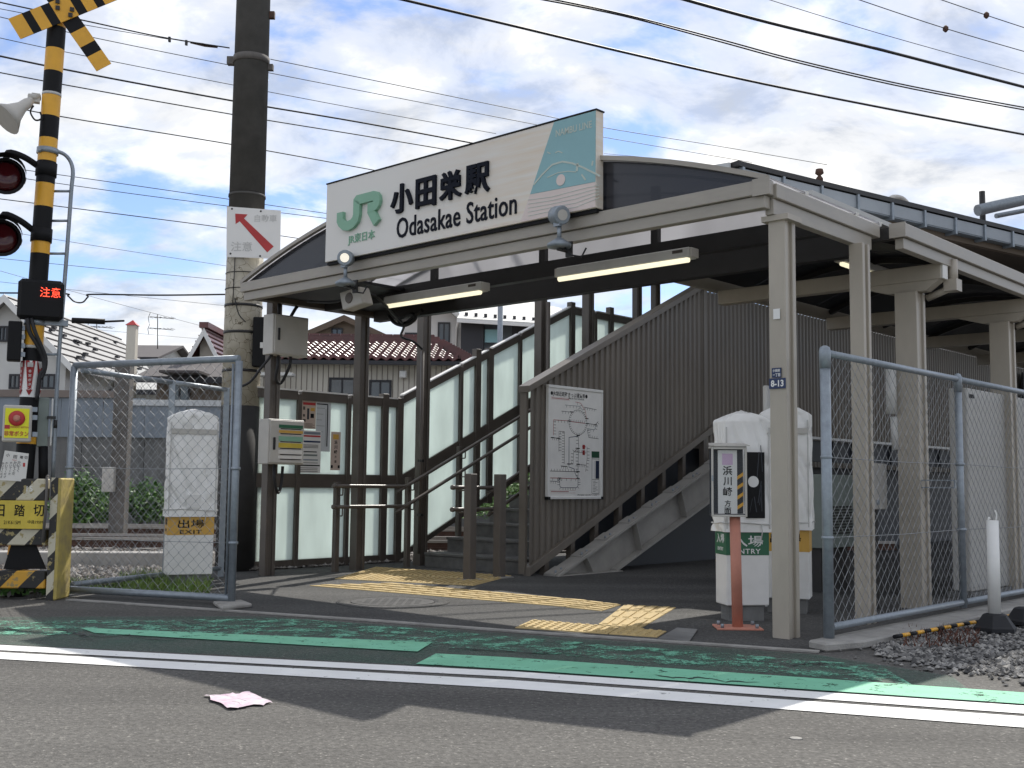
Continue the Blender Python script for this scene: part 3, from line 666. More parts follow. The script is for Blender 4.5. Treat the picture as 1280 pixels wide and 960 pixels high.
# emblem: the J and the R drawn as one thick bent band
def band_poly(mb, path, w, depth, mi=0):
    n_ = len(path); L_, R_ = [], []
    for i, p in enumerate(path):
        p = Vector(p); d0 = (p-Vector(path[i-1])).normalized() if i else None; d1 = (Vector(path[i+1])-p).normalized() if i < n_-1 else None
        d0 = d0 or d1; d1 = d1 or d0; tt = (d0+d1).normalized(); nn = Vector((-tt.y, tt.x)); k = w/2/max(.5, nn.dot(Vector((-d0.y, d0.x)))); L_.append(p+nn*k); R_.append(p-nn*k)
    for i in range(n_-1):
        mb.para([(q.x, SV-.001, q.y) for q in (L_[i], L_[i+1], R_[i+1], R_[i])], (0, -depth, 0), mi)
mb = MB()
def e2(x, y): p = onv(410+x/8, 200+y/8, SV); return Vector((p.x, p.z))
# stem corners read off the sign
jl, jb, js, rt, rr, rm, rl = e2(150, 530), e2(205, 690), e2(312, 600), e2(312, 385), e2(500, 340), e2(500, 480), e2(515, 640)
x0, xs, x1 = e2(122, 560).x+.038, e2(312, 500).x, e2(543, 400).x-.04
zt, zm, zb = e2(312, 360).y-.045, e2(400, 470).y-.02, e2(210, 715).y+.045
arcs = [(x0, e2(150, 530).y), (x0, zb+.07)]
for k in range(1, 7):
    an = math.pi*k/6; arcs.append((((x0+xs)/2)-(xs-x0)/2*math.cos(an), zb+.09-.09*math.sin(an)))
arcs += [(xs, zt-.01), (xs+.012, zt)]
hz = (zt-zm)/2; arcs += [(x1-hz, zt)]
for k in range(1, 6):
    an = math.pi/2-math.pi*k/6; arcs.append((x1-hz+hz*math.cos(an), zm+hz+hz*math.sin(an)))
arcs += [(x1-hz, zm), (xs+.16, zm)]
band_poly(mb, arcs, .088, .035)
band_poly(mb, [(xs+.19, zm-.02), (x1+.0, e2(515, 640).y+.01)], .088, .033)
mb.build('emblem', 'jr_green', t)
mb = MB(); c = onv(452, 297, SV); text(mb, 'JR東日本', c, RU, NF, .38, .10, .008, bold=.002); mb.build('emblem_lettering', 'jr_green', t)
mb = MB()
for ch, x0, y0, x1_, y1 in (('小', 490, 230, 517, 266), ('田', 521.5, 222, 546, 259), ('栄', 551, 214, 578, 250), ('駅', 583, 205, 613, 243)):
    p, q = onv((x0+x1_)/2, (y0+y1)/2, SV), None; wz = (onv(x1_, y0, SV).x-onv(x0, y0, SV).x); hz_ = (onv((x0+x1_)/2, y0, SV).z-onv((x0+x1_)/2, y1, SV).z)
    text(mb, ch, p, RU, NF, wz, hz_*1.0, .024, bold=.026)
mb.build('lettering', 'black_letter', t)
mb = MB(); p = onv(567.5, 270.5, SV); text(mb, 'Odasakae Station', p, RU, NF, onv(642, 258, SV).x-onv(493, 284, SV).x, .185, .008, bold=.008, spacing=1.04); mb.build('lettering', 'black_letter', t)

# ---- two spotlights on the canopy edge
def spot(px, py, lit, label):
    p = onv(px, py, -.34); u, z = p.x, p.z
    t = sthing('spotlight', label, 'spotlight', u, VF, group=None, z=2.9)
    mb = MB(); mb.lathe([(.035, 2.80), (.09, 2.805), (.095, 2.83), (.05, 2.86), (.02, 2.88)], (u, -.30, 0), 20); mb.build('mount', 'galv', t)
    mb = MB(); mb.tube([(u, -.30, 2.86), (u, -.30, z-.06)], .017, 10); mb.box((u-.03, -.335, z-.09), (u+.03, -.30, z-.03)); mb.build('stem', 'galv', t)
    MB().box((u-.025, -.30, 2.785), (u+.025, VF-.001, 2.80)).box((u-.03, VF-.02, 2.75), (u+.03, VF-.001, 2.87)).build('bracket', 'dark_steel', t)
    d = Vector((-.75, .30, .12)).normalized() if not lit else Vector((-.50, .62, .08)).normalized()
    c = Vector((u, -.30, z)); mb = MB()
    prof = [(.075, -.035), (.078, .0), (.078, .035), (.062, .055), (.03, .06)]
    mb.tube([c-d*.05, c-d*.04, c+d*.05, c+d*.075, c+d*.08], [.066, .074, .074, .055, .01], 24); mb.build('lamp_head', 'galv', t)
    mb = MB(); mb.tube([c-d*.0515, c-d*.0545], .042, 24); mb.build('lens', 'lamp_glow' if lit else 'grey_box', t)
    MB().tube([(u+.04, -.28, 2.80), (u+.09, -.26, 2.74), (u+.14, -.2, 2.73), (u+.16, VF, 2.80)], .008, 6).build('cable', 'wire', t)
spot(428, 322, True, 'small lit spotlight below the green emblem of the station board')
spot(695, 268, False, 'small unlit grey spotlight below the teal artwork of the station board')
# ---- fluorescent fittings
def tubelight(u0, u1, v, z, label, grp=None):
    t = sthing('tube_light', label, 'light', (u0+u1)/2, v, z=z)
    MB().box((u0, v-.06, z), (u1, v+.06, z+.085)).build('housing', 'dirty_white', t, bevel=.008)
    MB().box((u0-.02, v-.055, z+.005), (u0-.001, v+.055, z+.08)).build('end_cap', 'grey_box', t, bevel=.004)
    MB().box((u1+.001, v-.055, z+.005), (u1+.02, v+.055, z+.08)).build('end_cap', 'grey_box', t, bevel=.004)
    MB().tube([(u0+.02, v-.035, z-.014), (u1-.02, v-.035, z-.014)], .024, 10).build('tube', 'tube_light', t)
    MB().box((u1-.16, v-.063, z+.045), (u1-.06, v-.0605, z+.07)).build('badge', 'brown_steel', t)
tubelight(-4.92, -3.55, .77, 2.815, 'glowing tube light under the canopy beside the loudspeaker')
tubelight(-2.62, -1.22, .77, 2.825, 'glowing tube light under the canopy towards the entrance column with the address plate')
t = sthing('tube_light', 'glowing tube light running along under the side canopy roof', 'light', -1.0, 3.4, z=3.1)
MB().box((-1.06, 2.9, 3.10), (-.94, 4.0, 3.17)).build('housing', 'dirty_white', t, bevel=.008)
MB().tube([(-1.0, 2.94, 3.085), (-1.0, 3.96, 3.085)], .022, 10).build('tube', 'tube_light', t)
# ---- loudspeaker hung in the corner
t = sthing('loudspeaker', 'small beige box loudspeaker hung under the canopy corner', 'loudspeaker', -4.75, .2, z=2.7)
mb = MB(); mb.para([(-4.92, .12, 2.86), (-4.62, .12, 2.89), (-4.55, .12, 2.72), (-4.86, .12, 2.68)], (0, .14, 0)); mb.build('case', 'grey_box', t, bevel=.01)
MB().lathe([(.055, -.004), (.05, .006)], (-4.76, .116, 2.79), 20, axis='Y').build('grille', 'brown_steel', t)
MB().tube([(-4.74, .2, 2.87), (-4.74, .2, 2.95)], .012, 8).build('hanger', 'dark_steel', t)
t = None
mb = MB(); pts = [(-5.6, .25, 2.86), (-5.1, .22, 2.80), (-4.75, .35, 2.86), (-4.8, .6, 2.80), (-5.1, 1.0, 2.76), (-5.5, 1.5, 2.74), (-6.1, 2.0, 2.72), (-6.22, 2.3, 2.70), (-6.23, 2.46, 2.62)]
def smooth(pts, k=5):
    pts = [Vector(p) for p in pts]; r = []
    for i in range(len(pts)-1):
        p0, p1, p2, p3 = pts[max(i-1, 0)], pts[i], pts[i+1], pts[min(i+2, len(pts)-1)]
        for j in range(k):
            s = j/k; r.append(.5*((2*p1)+(-p0+p2)*s+(2*p0-5*p1+4*p2-p3)*s*s+(-p0+3*p1-3*p2+p3)*s**3))
    return r+[pts[-1]]
mb.tube(smooth(pts), .014, 8); ssolo(mb, 'hanging_cable', 'wire', 'dark cable drooping under the canopy from the loudspeaker', 'cable', -4.7, .3, 2.8)
mb = MB(); mb.tube(smooth([(-5.7, 1.45, 2.86), (-5.55, 1.42, 2.76), (-5.35, 1.4, 2.72), (-5.2, 1.4, 2.78), (-5.3, 1.42, 2.84), (-5.5, 1.43, 2.80), (-5.4, 1.42, 2.74), (-5.1, 1.4, 2.86)]), .02, 8); ssolo(mb, 'coiled_cable', 'wire', 'thick coil of black cable hung behind the loudspeaker', 'cable', -5.3, 1.25, 2.6)

# ================================================================== side canopy on T columns
t = sthing('side_canopy', 'long grey canopy with T-shaped columns and dark soffit along the mesh fence', 'canopy', -.18, 2.52)
MB().box((.05, 1.63, 2.955), (.17, 20, 3.06)).build('fascia', 'grey_fascia', t, bevel=.004)
MB().box((.07, 1.66, 2.865), (.14, 20, 2.952)).build('lower_fascia', 'grey_fascia', t, bevel=.004)
MB().box((.044, 1.615, 2.95), (.176, 1.627, 3.066)).build('corner_cap', 'grey_fascia', t)
MB().box((-2.1, 1.66, 2.955), (.045, 1.74, 3.05)).build('end_beam', 'dark_steel', t)
MB().box((-2.16, 1.66, 2.89), (-2.11, 20, 3.05)).build('edge_beam', 'grey_fascia', t)
k = 10; pan = []
for j in range(13):
    v0, v1 = 1.76+j*1.4, 1.76+(j+1)*1.4-.02; mb = MB()
    for i in range(k):
        a, b = -2.1+2.14*i/k, -2.1+2.14*(i+1)/k; za, zb = (3.0+.22*(1-((x+1.03)/1.07)**2) for x in (a, b))
        mb.para([(a, v0, za), (b, v0, zb), (b, v1, zb), (a, v1, za)], (0, 0, .02))
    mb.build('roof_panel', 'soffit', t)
for j in range(12):
    v0 = 2.1+j*1.4; mb = MB()
    for i in range(k):
        a, b = -2.1+2.14*i/k, -2.1+2.14*(i+1)/k; za, zb = (2.965+.22*(1-((x+1.03)/1.07)**2) for x in (a, b)); mb.beam((a, v0, za), (b, v0, zb), .05, .05)
    mb.build('roof_rib', 'dark_steel', t)
for v in (2.52, 4.76, 7.0, 9.3, 11.6, 14):
    mb = MB(); mb.box((-2.05, v-.06, 2.745), (.115, v+.06, 2.88))
    mb.build('cross_beam', 'beige_steel', t, bevel=.005)
    mb = MB(); mb.para([(-.62, v-.055, 2.743), (.10, v-.055, 2.743), (-.02, v-.055, 2.66), (-.34, v-.055, 2.66)], (0, .11, 0)); mb.build('haunch', 'beige_steel', t)
    rcol(t, -.18, v, 0, 2.66, .19, .19, 'beige_steel')
    MB().box((.117, v-.05, 2.75), (.13, v+.05, 2.87)).build('beam_cap', 'grey_light', t)
    MB().tube([(.14, v+.14, 2.93), (.14, v+.14, 2.72)], .04, 10).tube([(.14, v+.14, 2.70), (-.08, v+.12, 2.62)], .03, 10).box((.08, v+.08, 2.66), (.19, v+.20, 2.76)).build('downpipe', 'beige_steel', t)
t = sthing('stair_roof', 'pale flat roof high above the stairway', 'roof', -4.3, 7)
MB().box((-6.6, 4.9, 4.36), (-2.3, 14, 4.42)).build('roof_panel', 'roof_pale', t)
for v in (4.85, 5.9, 7.11, 7.6, 9.5, 12): rcol(t, -6.40, v, 0, 4.35, .10 if v > 7 else .13, .13, 'brown_steel')
for v in (5.9, 9.0, 13.8): MB().box((-6.6, v-.05, 4.25), (-2.3, v+.05, 4.355)).build('cross_beam', 'brown_steel', t)
MB().tube([(-6.22, 4.80, 3.5), (-6.22, 4.80, 1.2)], .028, 8).build('downpipe', 'brown_steel', t)
t = None
st = sthing('canopy_post', 'slim brown steel post rising beside the lowest stair step', 'post', -6.34, 2.59)
rcol(st, -6.34, 2.59, 0, 3.28, .12, .13, 'brown_steel', 'post')
MB().tube([(-6.24, 2.48, 2.60), (-6.24, 2.48, .15)], .022, 8).build('downpipe', 'brown_steel', st)
for z_ in (.6, 1.25): MB().box((-6.275, 2.46, z_), (-6.2, 2.50, z_+.03)).build('pipe_clamp', 'dark_steel', st)

# ================================================================== stairway
SLOPE = .4655; SV0 = 2.42
st = sthing('stairway', 'grey steel staircase climbing from the pavement to the platform', 'stairs', -5.3, 2.5)
R, TR = .172, .172/SLOPE
for i in range(10):
    v0 = 2.50+i*TR; z = (i+1)*R
    mb = MB(); mb.box((-6.16, v0, z-R-.01 if i else 0), (-4.56, v0+.03, z-.032)); mb.box((-6.16, v0-.02, z-.03), (-4.56, v0+TR+.03, z)); mb.build('step', 'step_gray', st, bevel=.004)
MB().box((-6.3, 2.5+10*TR+.035, 1.55), (-4.56, 15, 1.73)).build('landing', 'step_gray', st)
# side stringer: an inclined I beam with stiffeners, posts standing on it
su = -4.27
def wb(v): return min((v-SV0)*SLOPE, 1.75)
def zs(v): return max(0, (v-2.62)*.398)          # top flange line
def inc(mb, u0, u1, va, vb, dz0, dz1, f=zs):
    mb.para([(u0, va, f(va)+dz0), (u0, vb, f(vb)+dz0), (u0, vb, f(vb)+dz1), (u0, va, f(va)+dz1)], (u1-u0, 0, 0))
mb = MB(); inc(mb, su-.10, su+.10, 2.64, 6.6, -.012, .014); mb.build('top_flange', 'stringer', st)
mb = MB(); mb.para([(su-.006, 2.66, .006), (su-.006, 3.72, .006), (su-.006, 6.6, zs(6.6)-.40), (su-.006, 6.6, zs(6.6)-.013)], (.012, 0, 0)); mb.build('web', 'stringer', st)
mb = MB(); mb.para([(su-.10, 3.66, .0), (su-.10, 6.6, zs(6.6)-.43), (su-.10, 6.6, zs(6.6)-.40), (su-.10, 3.66, .028)], (.20, 0, 0)); mb.box((su-.1, 2.6, 0), (su+.12, 3.75, .014)); mb.build('bottom_flange', 'stringer', st)
for v in (3.12, 4.05, 5.0, 5.9):
    zb = max(.015, zs(v)-.40); nrm = .35
    MB().para([(su+.007, v, zs(v)-.013), (su+.007, v+.012, zs(v)-.013), (su+.007, v+.012+.12, max(.02, zs(v)-.34)), (su+.007, v+.12, max(.02, zs(v)-.34))], (.085, 0, 0)).build('stiffener', 'stringer', st)
for i, v in enumerate((2.70, 3.15, 3.58, 4.04, 4.5, 4.95, 5.4, 5.9)):
    MB().box((su-.21, v-.035, max(.002, zs(v)-.3)), (su-.135, v+.035, wb(v)+.03)).build('wall_support', 'brown_steel', st)
    mb = MB(); inc(mb, su-.098, su+.06, v-.09, v+.09, .016, .03); mb.build('base_plate', 'stringer', st)
    MB().tube([(su+.04, v+.03, zs(v)+.03), (su+.04, v+.03, zs(v)+.06)], .012, 6).tube([(su+.04, v-.06, zs(v)+.0), (su+.04, v-.06, zs(v)+.035)], .012, 6).build('bolt', 'galv', st)
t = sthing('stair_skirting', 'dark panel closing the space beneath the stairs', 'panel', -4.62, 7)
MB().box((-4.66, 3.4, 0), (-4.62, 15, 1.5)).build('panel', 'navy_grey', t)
# ---- corrugated wall on the street side of the stairs
cw = sthing('corrugated_wall', 'brown ribbed metal wall along the stairway with sloping top', 'wall', -4.49, 2.42)
def wt(v): return min(2.03+(v-SV0)*SLOPE, 3.66)
def ribbed(v0, v1, top, bot, u, p=.105, d=.022):
    mb = MB(); v = v0; vs = []; 
    while v < v1-1e-6:
        for fr, dd in ((0, 0), (.38, 0), (.5, d), (.88, d)): vs.append((min(v+fr*p, v1), dd))
        v += p
    vs.append((v1, 0)); P = []
    for v, dd in vs: P += [(u-dd, v, bot(v)), (u-dd, v, top(v))]
    mb.add(P, [(2*i, 2*i+1, 2*i+3, 2*i+2) for i in range(len(vs)-1)]); mb.f = [tuple(reversed(f)) for f in mb.f]; return mb
ribbed(2.44, 5.92, lambda v: wt(v)-.02, lambda v: wb(v)+.04, -4.44).build('ribbed_sheet', 'rib_wall', cw)
ribbed(5.98, 24.6, lambda v: 3.62, lambda v: 1.3, -4.44).build('ribbed_sheet', 'rib_wall', cw)
MB().box((-4.50, 5.92, 1.6), (-4.43, 5.98, 3.70)).build('corner_post', 'rib_wall', cw)
MB().box((-4.56, 2.40, .02), (-4.468, 2.438, 2.05)).build('end_post', 'rib_wall', cw)
mb = MB(); mb.para([(-4.56, 2.37, 2.0), (-4.56, 5.94, wt(5.94)), (-4.56, 5.94, wt(5.94)+.075), (-4.56, 2.37, 2.075)], (.16, 0, 0)); mb.build('sloping_cap', 'rib_wall', cw, bevel=.004)
MB().box((-4.56, 5.944, 3.655), (-4.40, 24.6, 3.735)).build('level_cap', 'rib_wall', cw, bevel=.004)
mb = MB(); mb.para([(-4.50, 2.41, .0), (-4.50, 6.15, 1.736), (-4.50, 6.15, 1.83), (-4.50, 2.41, .10)], (.10, 0, 0)); mb.build('bottom_trim', 'rib_wall', cw, bevel=.004)
# ---- frosted fence and parapet on the track side
fp = sthing('frosted_fence', 'dark framed fence of frosted panels rising with the stairs beside the tracks', 'fence', -6.93, 1.5)
FU = -6.95
FV1, FV2 = 2.78, 6.15
def fb(v): return 0 if v < FV1 else min((v-FV1), FV2-FV1)*SLOPE
def ft(v): return fb(v)+(2.05 if v < FV1 else 2.10)
def seg(mb, va, vb, za, zb, th=.05, du=0.0, mi=0):
    mb.para([(FU-th/2+du, va, fb(va)+za), (FU-th/2+du, vb, fb(vb)+za), (FU-th/2+du, vb, fb(vb)+zb), (FU-th/2+du, va, fb(va)+zb)], (th, 0, 0), mi)
posts = [.44, 1.17, 1.91, 2.49, 2.74, 3.83, 4.15, 4.40, 5.01, 5.58, 6.18, 6.74, 7.14, 8.0, 9.0, 10.0]
tall = {2.49: .06, 2.74: .02, 4.15: .10, 4.40: .02, 6.18: .08, 7.14: .12}
for v in posts:
    wv = .10 if v in tall else .055
    MB().box((FU-.045, v-wv/2, fb(v-.05)), (FU+.045, v+wv/2, ft(v)+tall.get(v, -.03))).build('post', 'brown_steel', fp, bevel=.003)
br = sorted(set(posts))
for a, b in zip(br[:-1], br[1:]):
    if b-a < .1: continue
    wa = (.10 if a in tall else .055)/2; wb_ = (.10 if b in tall else .055)/2; A_, B_ = a+wa+.001, b-wb_-.001
    T_ = 2.05 if (A_+B_)/2 < FV1 else 2.10
    def sg(z0, z1, th, du=0): m_ = MB(); seg(m_, A_, B_, z0, z1, th, du); return m_
    sg(T_-.10, T_, .07).build('top_rail', 'brown_steel', fp); sg(T_+.002, T_+.02, .085).build('rail_cap', 'grey_light', fp)
    sg(.93, 1.09, .06).build('middle_rail', 'brown_steel', fp); sg(.03, .10, .06).build('bottom_rail', 'brown_steel', fp)
    sg(1.091, T_-.101, .012).build('frosted_panel', 'frosted_glass', fp); sg(.101, .929, .012).build('frosted_panel', 'frosted_glass', fp)
# ---- handrails
def rails(u, vs, v1, label, postv, vend):
    t = sthing('handrail', label, 'handrail', u, vs)
    for h in (.955, .725):
        zend = h+(vend-v1)*SLOPE
        p = smooth([(u, vs, h), (u, v1-.15, h), (u, v1, h+.01), (u, v1+.15, h+.15*SLOPE), (u, vend, zend)], 4)
        MB().tube(p, .021, 10).build('rail', 'brown_steel', t)
        MB().lathe([(.0, -.03), (.024, -.022), (.027, 0), (.024, .02), (.0, .028)], (u, vs, h), 12, axis='Y').build('end_knob', 'brown_steel', t)
    for v in postv:
        z = max(0, (v-v1)*SLOPE); z0 = 0 if v < 2.48 else (int((v-2.5)/TR)+1)*R
        MB().box((u-.135, v-.03, z0), (u-.075, v+.03, z+1.0)).build('post', 'brown_steel', t, bevel=.003)
        for h in (.955, .725): MB().tube(smooth([(u-.075, v, z+h-.10), (u-.01, v, z+h-.10), (u, v, z+h-.08), (u, v, z+h-.02)], 3), .008, 6).build('bracket', 'brown_steel', t)
    return t
rails(-6.1, 1.06, 2.12, 'pair of brown tubular handrails along the frosted fence beside the stairs', (1.18, 2.25, 3.1, 4.5), 6.0)
rails(-4.68, 1.50, 2.18, 'pair of brown tubular handrails against the ribbed stair wall', (3.4, 4.6), 6.0)
# ---- two square posts at the stair foot
for i, (px, py, lab) in enumerate(((588, 729, 'square brown steel post at the stair foot, farther from the ribbed wall'), (625, 724.5, 'square brown steel post at the stair foot, next to the ribbed wall corner'))):
    p = UVZ(G(px, py)); p = Vector((-4.50, (1.58, 2.03)[i], 0)); t = sthing('guard_post', lab, 'post', p.x, p.y, group='guard posts at the stair foot')
    MB().box((p.x-.05, p.y-.05, 0), (p.x+.05, p.y+.05, 1.10)).build('shaft', 'brown_steel', t, bevel=.006)
    for h in (.955, .725): MB().tube([(p.x-.05, p.y, h-.03), (p.x-.165, p.y, h-.03)], .009, 6).build('rail_bracket', 'brown_steel', t)
    MB().box((p.x-.11, p.y-.11, .004), (p.x+.11, p.y+.11, .014)).build('foot_plate', 'concrete', t)

# ---- route map on the ribbed wall
RM, NU = (0, 1, 0), (1, 0, 0); mu = -4.40
v0, v1, z0, z1 = 2.69, 3.68, .845, 2.10
t = sthing('route_map', 'framed white railway route map hung on the ribbed stair wall', 'map', mu, (v0+v1)/2, z=z0)
MB().box((mu-.03, v0+.02, z0+.02), (mu, v1-.02, z1-.02)).build('panel', 'grey_light', t)
MB().box((mu-.035, v0, z1-.02), (mu+.012, v1, z1+.012)).build('frame_rail', 'white_paint', t, bevel=.004); MB().box((mu-.035, v0, z0-.012), (mu+.012, v1, z0+.02)).build('frame_rail', 'white_paint', t, bevel=.004)
mb = MB(); mb.box((mu-.034, v0, z0+.021), (mu+.01, v0+.022, z1-.021)); mb.box((mu-.034, v1-.022, z0+.021), (mu+.01, v1, z1-.021)); mb.build('frame_stile', 'white_paint', t, bevel=.003)
mb = MB()
for a in (v0, v1-.035):
    for b in (z0-.014,): mb.box((mu-.036, a-.003, b-.003), (mu+.015, a+.038, b+.03))
mb.build('frame_corner', 'black', t)
def mp_(x, y): return (mu+.0012, v0+.02+(x-207)/(553-207)*(v1-v0-.04), z1-.02-(y-140)/(855-140)*(z1-z0-.04))
def mline(mb, pts, w=.010):
    w = w*.55 if w < .03 else w
    q = [Vector(mp_(*p)) for p in pts]
    for a, b in zip(q[:-1], q[1:]):
        d = (b-a).normalized(); s = Vector((0, -d.z, d.y))*w/2; mb.add([a-s, b-s, b+s, a+s], [(0, 1, 2, 3), (3, 2, 1, 0)])
def ticks(mb, pts, step, ln, side):
    for a, b in zip(pts[:-1], pts[1:]):
        a = Vector((*a, 0)); b = Vector((*b, 0)); L_ = (b-a).length; d = (b-a)/L_; nn = Vector((-d.y, d.x, 0))*side; s = step/2
        while s < L_: q = a+d*s; mline(mb, [(q.x, q.y), (q.x+nn.x*ln, q.y+nn.y*ln)], .008); s += step
dk, rd, yl, bl, nvy, rdk = MB(), MB(), MB(), MB(), MB(), MB()
circ = [(393+60*math.sin(k*math.pi/16), 358-85*math.cos(k*math.pi/16)) for k in range(33)]
mline(dk, circ, .007)
for k in range(0, 32): 
    cxx, cyy = circ[k]; mline(dk, [(cxx, cyy), (393+(cxx-393)*.82, 358+(cyy-358)*.84)], .008)
for pts, mbx, wd, stp, sd in (([(307, 247), (400, 247), (420, 268)], bl, .009, 22, 1), ([(433, 250), (518, 260)], dk, .009, 16, 1), ([(285, 290), (355, 292)], dk, .009, 18, 1),
        ([(375, 220), (410, 225), (440, 270), (452, 330)], rd, .009, 30, 1), ([(235, 455), (235, 352), (335, 352)], rd, .011, 20, 1), ([(345, 355), (440, 360)], rd, .012, 14, -1),
        ([(452, 358), (510, 365), (530, 340)], dk, .009, 14, 1), ([(453, 395), (505, 400), (515, 365)], bl, .012, 18, 1), ([(455, 400), (465, 455), (533, 460)], dk, .009, 16, -1),
        ([(270, 560), (270, 425), (305, 425), (305, 640)], yl, .009, 18, 1), ([(395, 445), (398, 520), (395, 640), (395, 735)], dk, .010, 22, 1),
        ([(395, 450), (335, 462), (335, 640)], nvy, .013, 400, 1), ([(395, 535), (365, 560), (362, 640), (330, 640)], yl, .008, 22, 1), ([(455, 520), (455, 600), (445, 690)], yl, .008, 22, -1),
        ([(398, 640), (450, 645)], dk, .009, 12, 1), ([(215, 690), (395, 690)], dk, .010, 18, -1), ([(217, 735), (275, 735), (390, 738)], rd, .012, 30, 1),
        ([(275, 738), (278, 790), (290, 798), (385, 798), (395, 785), (395, 740)], nvy, .011, 16, 1), ([(335, 640), (335, 660), (370, 672), (375, 700), (395, 735)], nvy, .012, 400, 1),
        ([(215, 755), (262, 757), (278, 738)], nvy, .010, 14, 1), ([(283, 655), (325, 658)], dk, .014, 12, 1), ([(225, 470), (268, 472)], dk, .012, 12, 1), ([(370, 558), (450, 562)], yl, .008, 14, -1)):
    mline(mbx, pts, wd); ticks(dk, pts, stp, 16, sd)
for x, y in ((395, 445), (350, 290), (452, 327), (335, 352), (455, 360), (510, 365), (395, 533), (395, 640), (395, 690), (275, 735), (395, 735), (230, 470), (268, 472), (335, 640)): mline(dk, [(x-11, y), (x+11, y)], .02)
for x, y, h in ((432, 522, 30), (432, 560, 32)): mline(rdk, [(x, y-h/2), (x, y+h/2)], .045); 
mline(rdk, [(422, 520), (444, 520)], .02)
for y0_, y1_ in ((200, 215), (815, 833)):
    mline(rdk, [(217, y0_), (340 if y0_ < 300 else 378, y0_)], .003); mline(rdk, [(217, y1_), (340 if y0_ < 300 else 378, y1_)], .003); mline(rdk, [(222, (y0_+y1_)/2), (335, (y0_+y1_)/2)], .012)
text(dk, '●JR線近距離きっぷ運賃表●', mp_(336, 178), RM, NU, .66, .062, 0, bold=.015)
text(dk, 'Map & Fare Schedule', mp_(382, 200), RM, NU, .28, .026, 0, bold=.01)
text(dk, '運賃は乗車駅から表示の駅までの片道運賃です', mp_(465, 846), RM, NU, .40, .018, 0)
legend = MB(); mline(legend, [(512, 548), (512, 592)], .145); nl = MB(); mline(nl, [(525, 612), (525, 735)], .065); mline(nl, [(505, 612), (505, 735)], .004)
for x0, y0, x1, y1 in ((488, 548, 488, 835), (537, 548, 537, 835), (488, 835, 537, 835), (488, 600, 537, 600), (488, 740, 537, 740)): mline(dk, [(x0, y0), (x1, y1)], .008)
for k in range(8): mline(dk, [(496, 752+k*10), (496+rng.uniform(14, 34), 752+k*10)], .007)
for mbx, nm, mt in ((dk, 'map_print', 'black'), (rd, 'route_line', 'arrow_red'), (yl, 'route_line', 'trim_brown'), (bl, 'route_line', 'blue_sheet'), (nvy, 'route_line', 'navy'), (rdk, 'red_print', 'red'), (legend, 'legend_block', 'green_band'), (nl, 'legend_block', 'navy')): mbx.build(nm, mt, t)['kind'] = 'stuff'

# ---- boxes on the left column
for (za, zb, va, vb, lab, lower) in ((2.34, 2.77, .16, .62, 'grey junction box high on the brown entrance column', False), (1.18, 1.655, .14, .60, 'grey switch box with printed notices on the brown entrance column', True)):
    t = sthing('junction_box', lab, 'box', -6.2, .38, z=za)
    MB().box((-6.24, va, za), (-6.06, vb, zb)).build('case', 'grey_box', t, bevel=.006)
    MB().box((-6.058, va+.015, za+.015), (-6.045, vb-.015, zb-.015)).build('door', 'grey_box', t, bevel=.003)
    MB().box((-6.044, va+.05, za+.15), (-6.03, va+.075, za+.28)).build('handle', 'dark_steel', t, bevel=.003)
    if lower:
        for k, (h, mt, hh) in enumerate(((.40, 'green_band', .035), (.345, 'orange_band', .03), (.27, 'jr_green', .05), (.20, 'plate_yellow', .05), (.13, 'paper', .04), (.075, 'paper', .03))):
            MB().box((-6.0445, va+.12, za+h-hh/2), (-6.0425, vb-.03, za+h+hh/2)).build('notice', mt, t)
            MB().box((-6.0418, va+.14, za+h-hh/2-.012), (-6.0412, vb-.05, za+h-hh/2-.004)).build('notice_print', 'black', t)
    pts = [(-6.15, .3, za), (-6.13, .28, za-.12), (-6.18, .3, za-.25), (-6.25, .42, za-.28), (-6.15, .45, za-.10), (-6.15, .46, za)] if not lower else [(-6.16, .3, za), (-6.13, .28, za-.15), (-6.16, .35, za-.3), (-6.2, .42, za-.22), (-6.18, .42, za-.02)]
    MB().tube(smooth(pts), .016, 8).build('cable', 'wire', t)
    if not lower:
        MB().tube(smooth([(-6.15, .22, za), (-6.2, .12, za-.15), (-6.3, .05, za-.3), (-6.5, 0, za-.36)]), .014, 8).build('cable', 'wire', t); MB().tube([(-6.16, .3, zb), (-6.16, .3, 2.9)], .02, 8).build('cable', 'wire', t); MB().tube(smooth([(-6.16, .45, zb), (-6.14, .5, zb+.1), (-6.18, .55, 2.9)]), .018, 8).build('cable', 'wire', t)
# ---- posters on the frosted panel
PU = FU+.012
def poster(va, vb, za, zb, m, label, du=0.0):
    t = sthing('poster', label, 'poster', PU, (va+vb)/2, z=za)
    MB().box((PU+du, va, za), (PU+du+.004, vb, zb)).build('sheet', m, t); return t, PU+du+.0045
t, pu = poster(1.215, 1.42, 1.62, 1.985, 'poster_pink', 'beige printed poster with a red heading on the frosted panel')
MB().box((pu, 1.23, 1.90), (pu+.001, 1.41, 1.93)).build('print_block', 'arrow_red', t)
for k, (a, b, c_, d_) in enumerate(((1.23, 1.26, 1.84, 1.88), (1.29, 1.32, 1.73, 1.86), (1.34, 1.39, 1.75, 1.80), (1.23, 1.26, 1.76, 1.79), (1.34, 1.40, 1.83, 1.87), (1.23, 1.27, 1.70, 1.73))): MB().box((pu, a, c_), (pu+.001, b, d_)).build('print_block', ('brown_steel', 'navy_grey', 'black', 'brown_steel', 'orange_band', 'black')[k], t)
for k in range(4): MB().box((pu, 1.225, 1.635+k*.014), (pu+.001, 1.405-.03*(k % 2), 1.640+k*.014)).build('print_line', 'brown_steel', t)
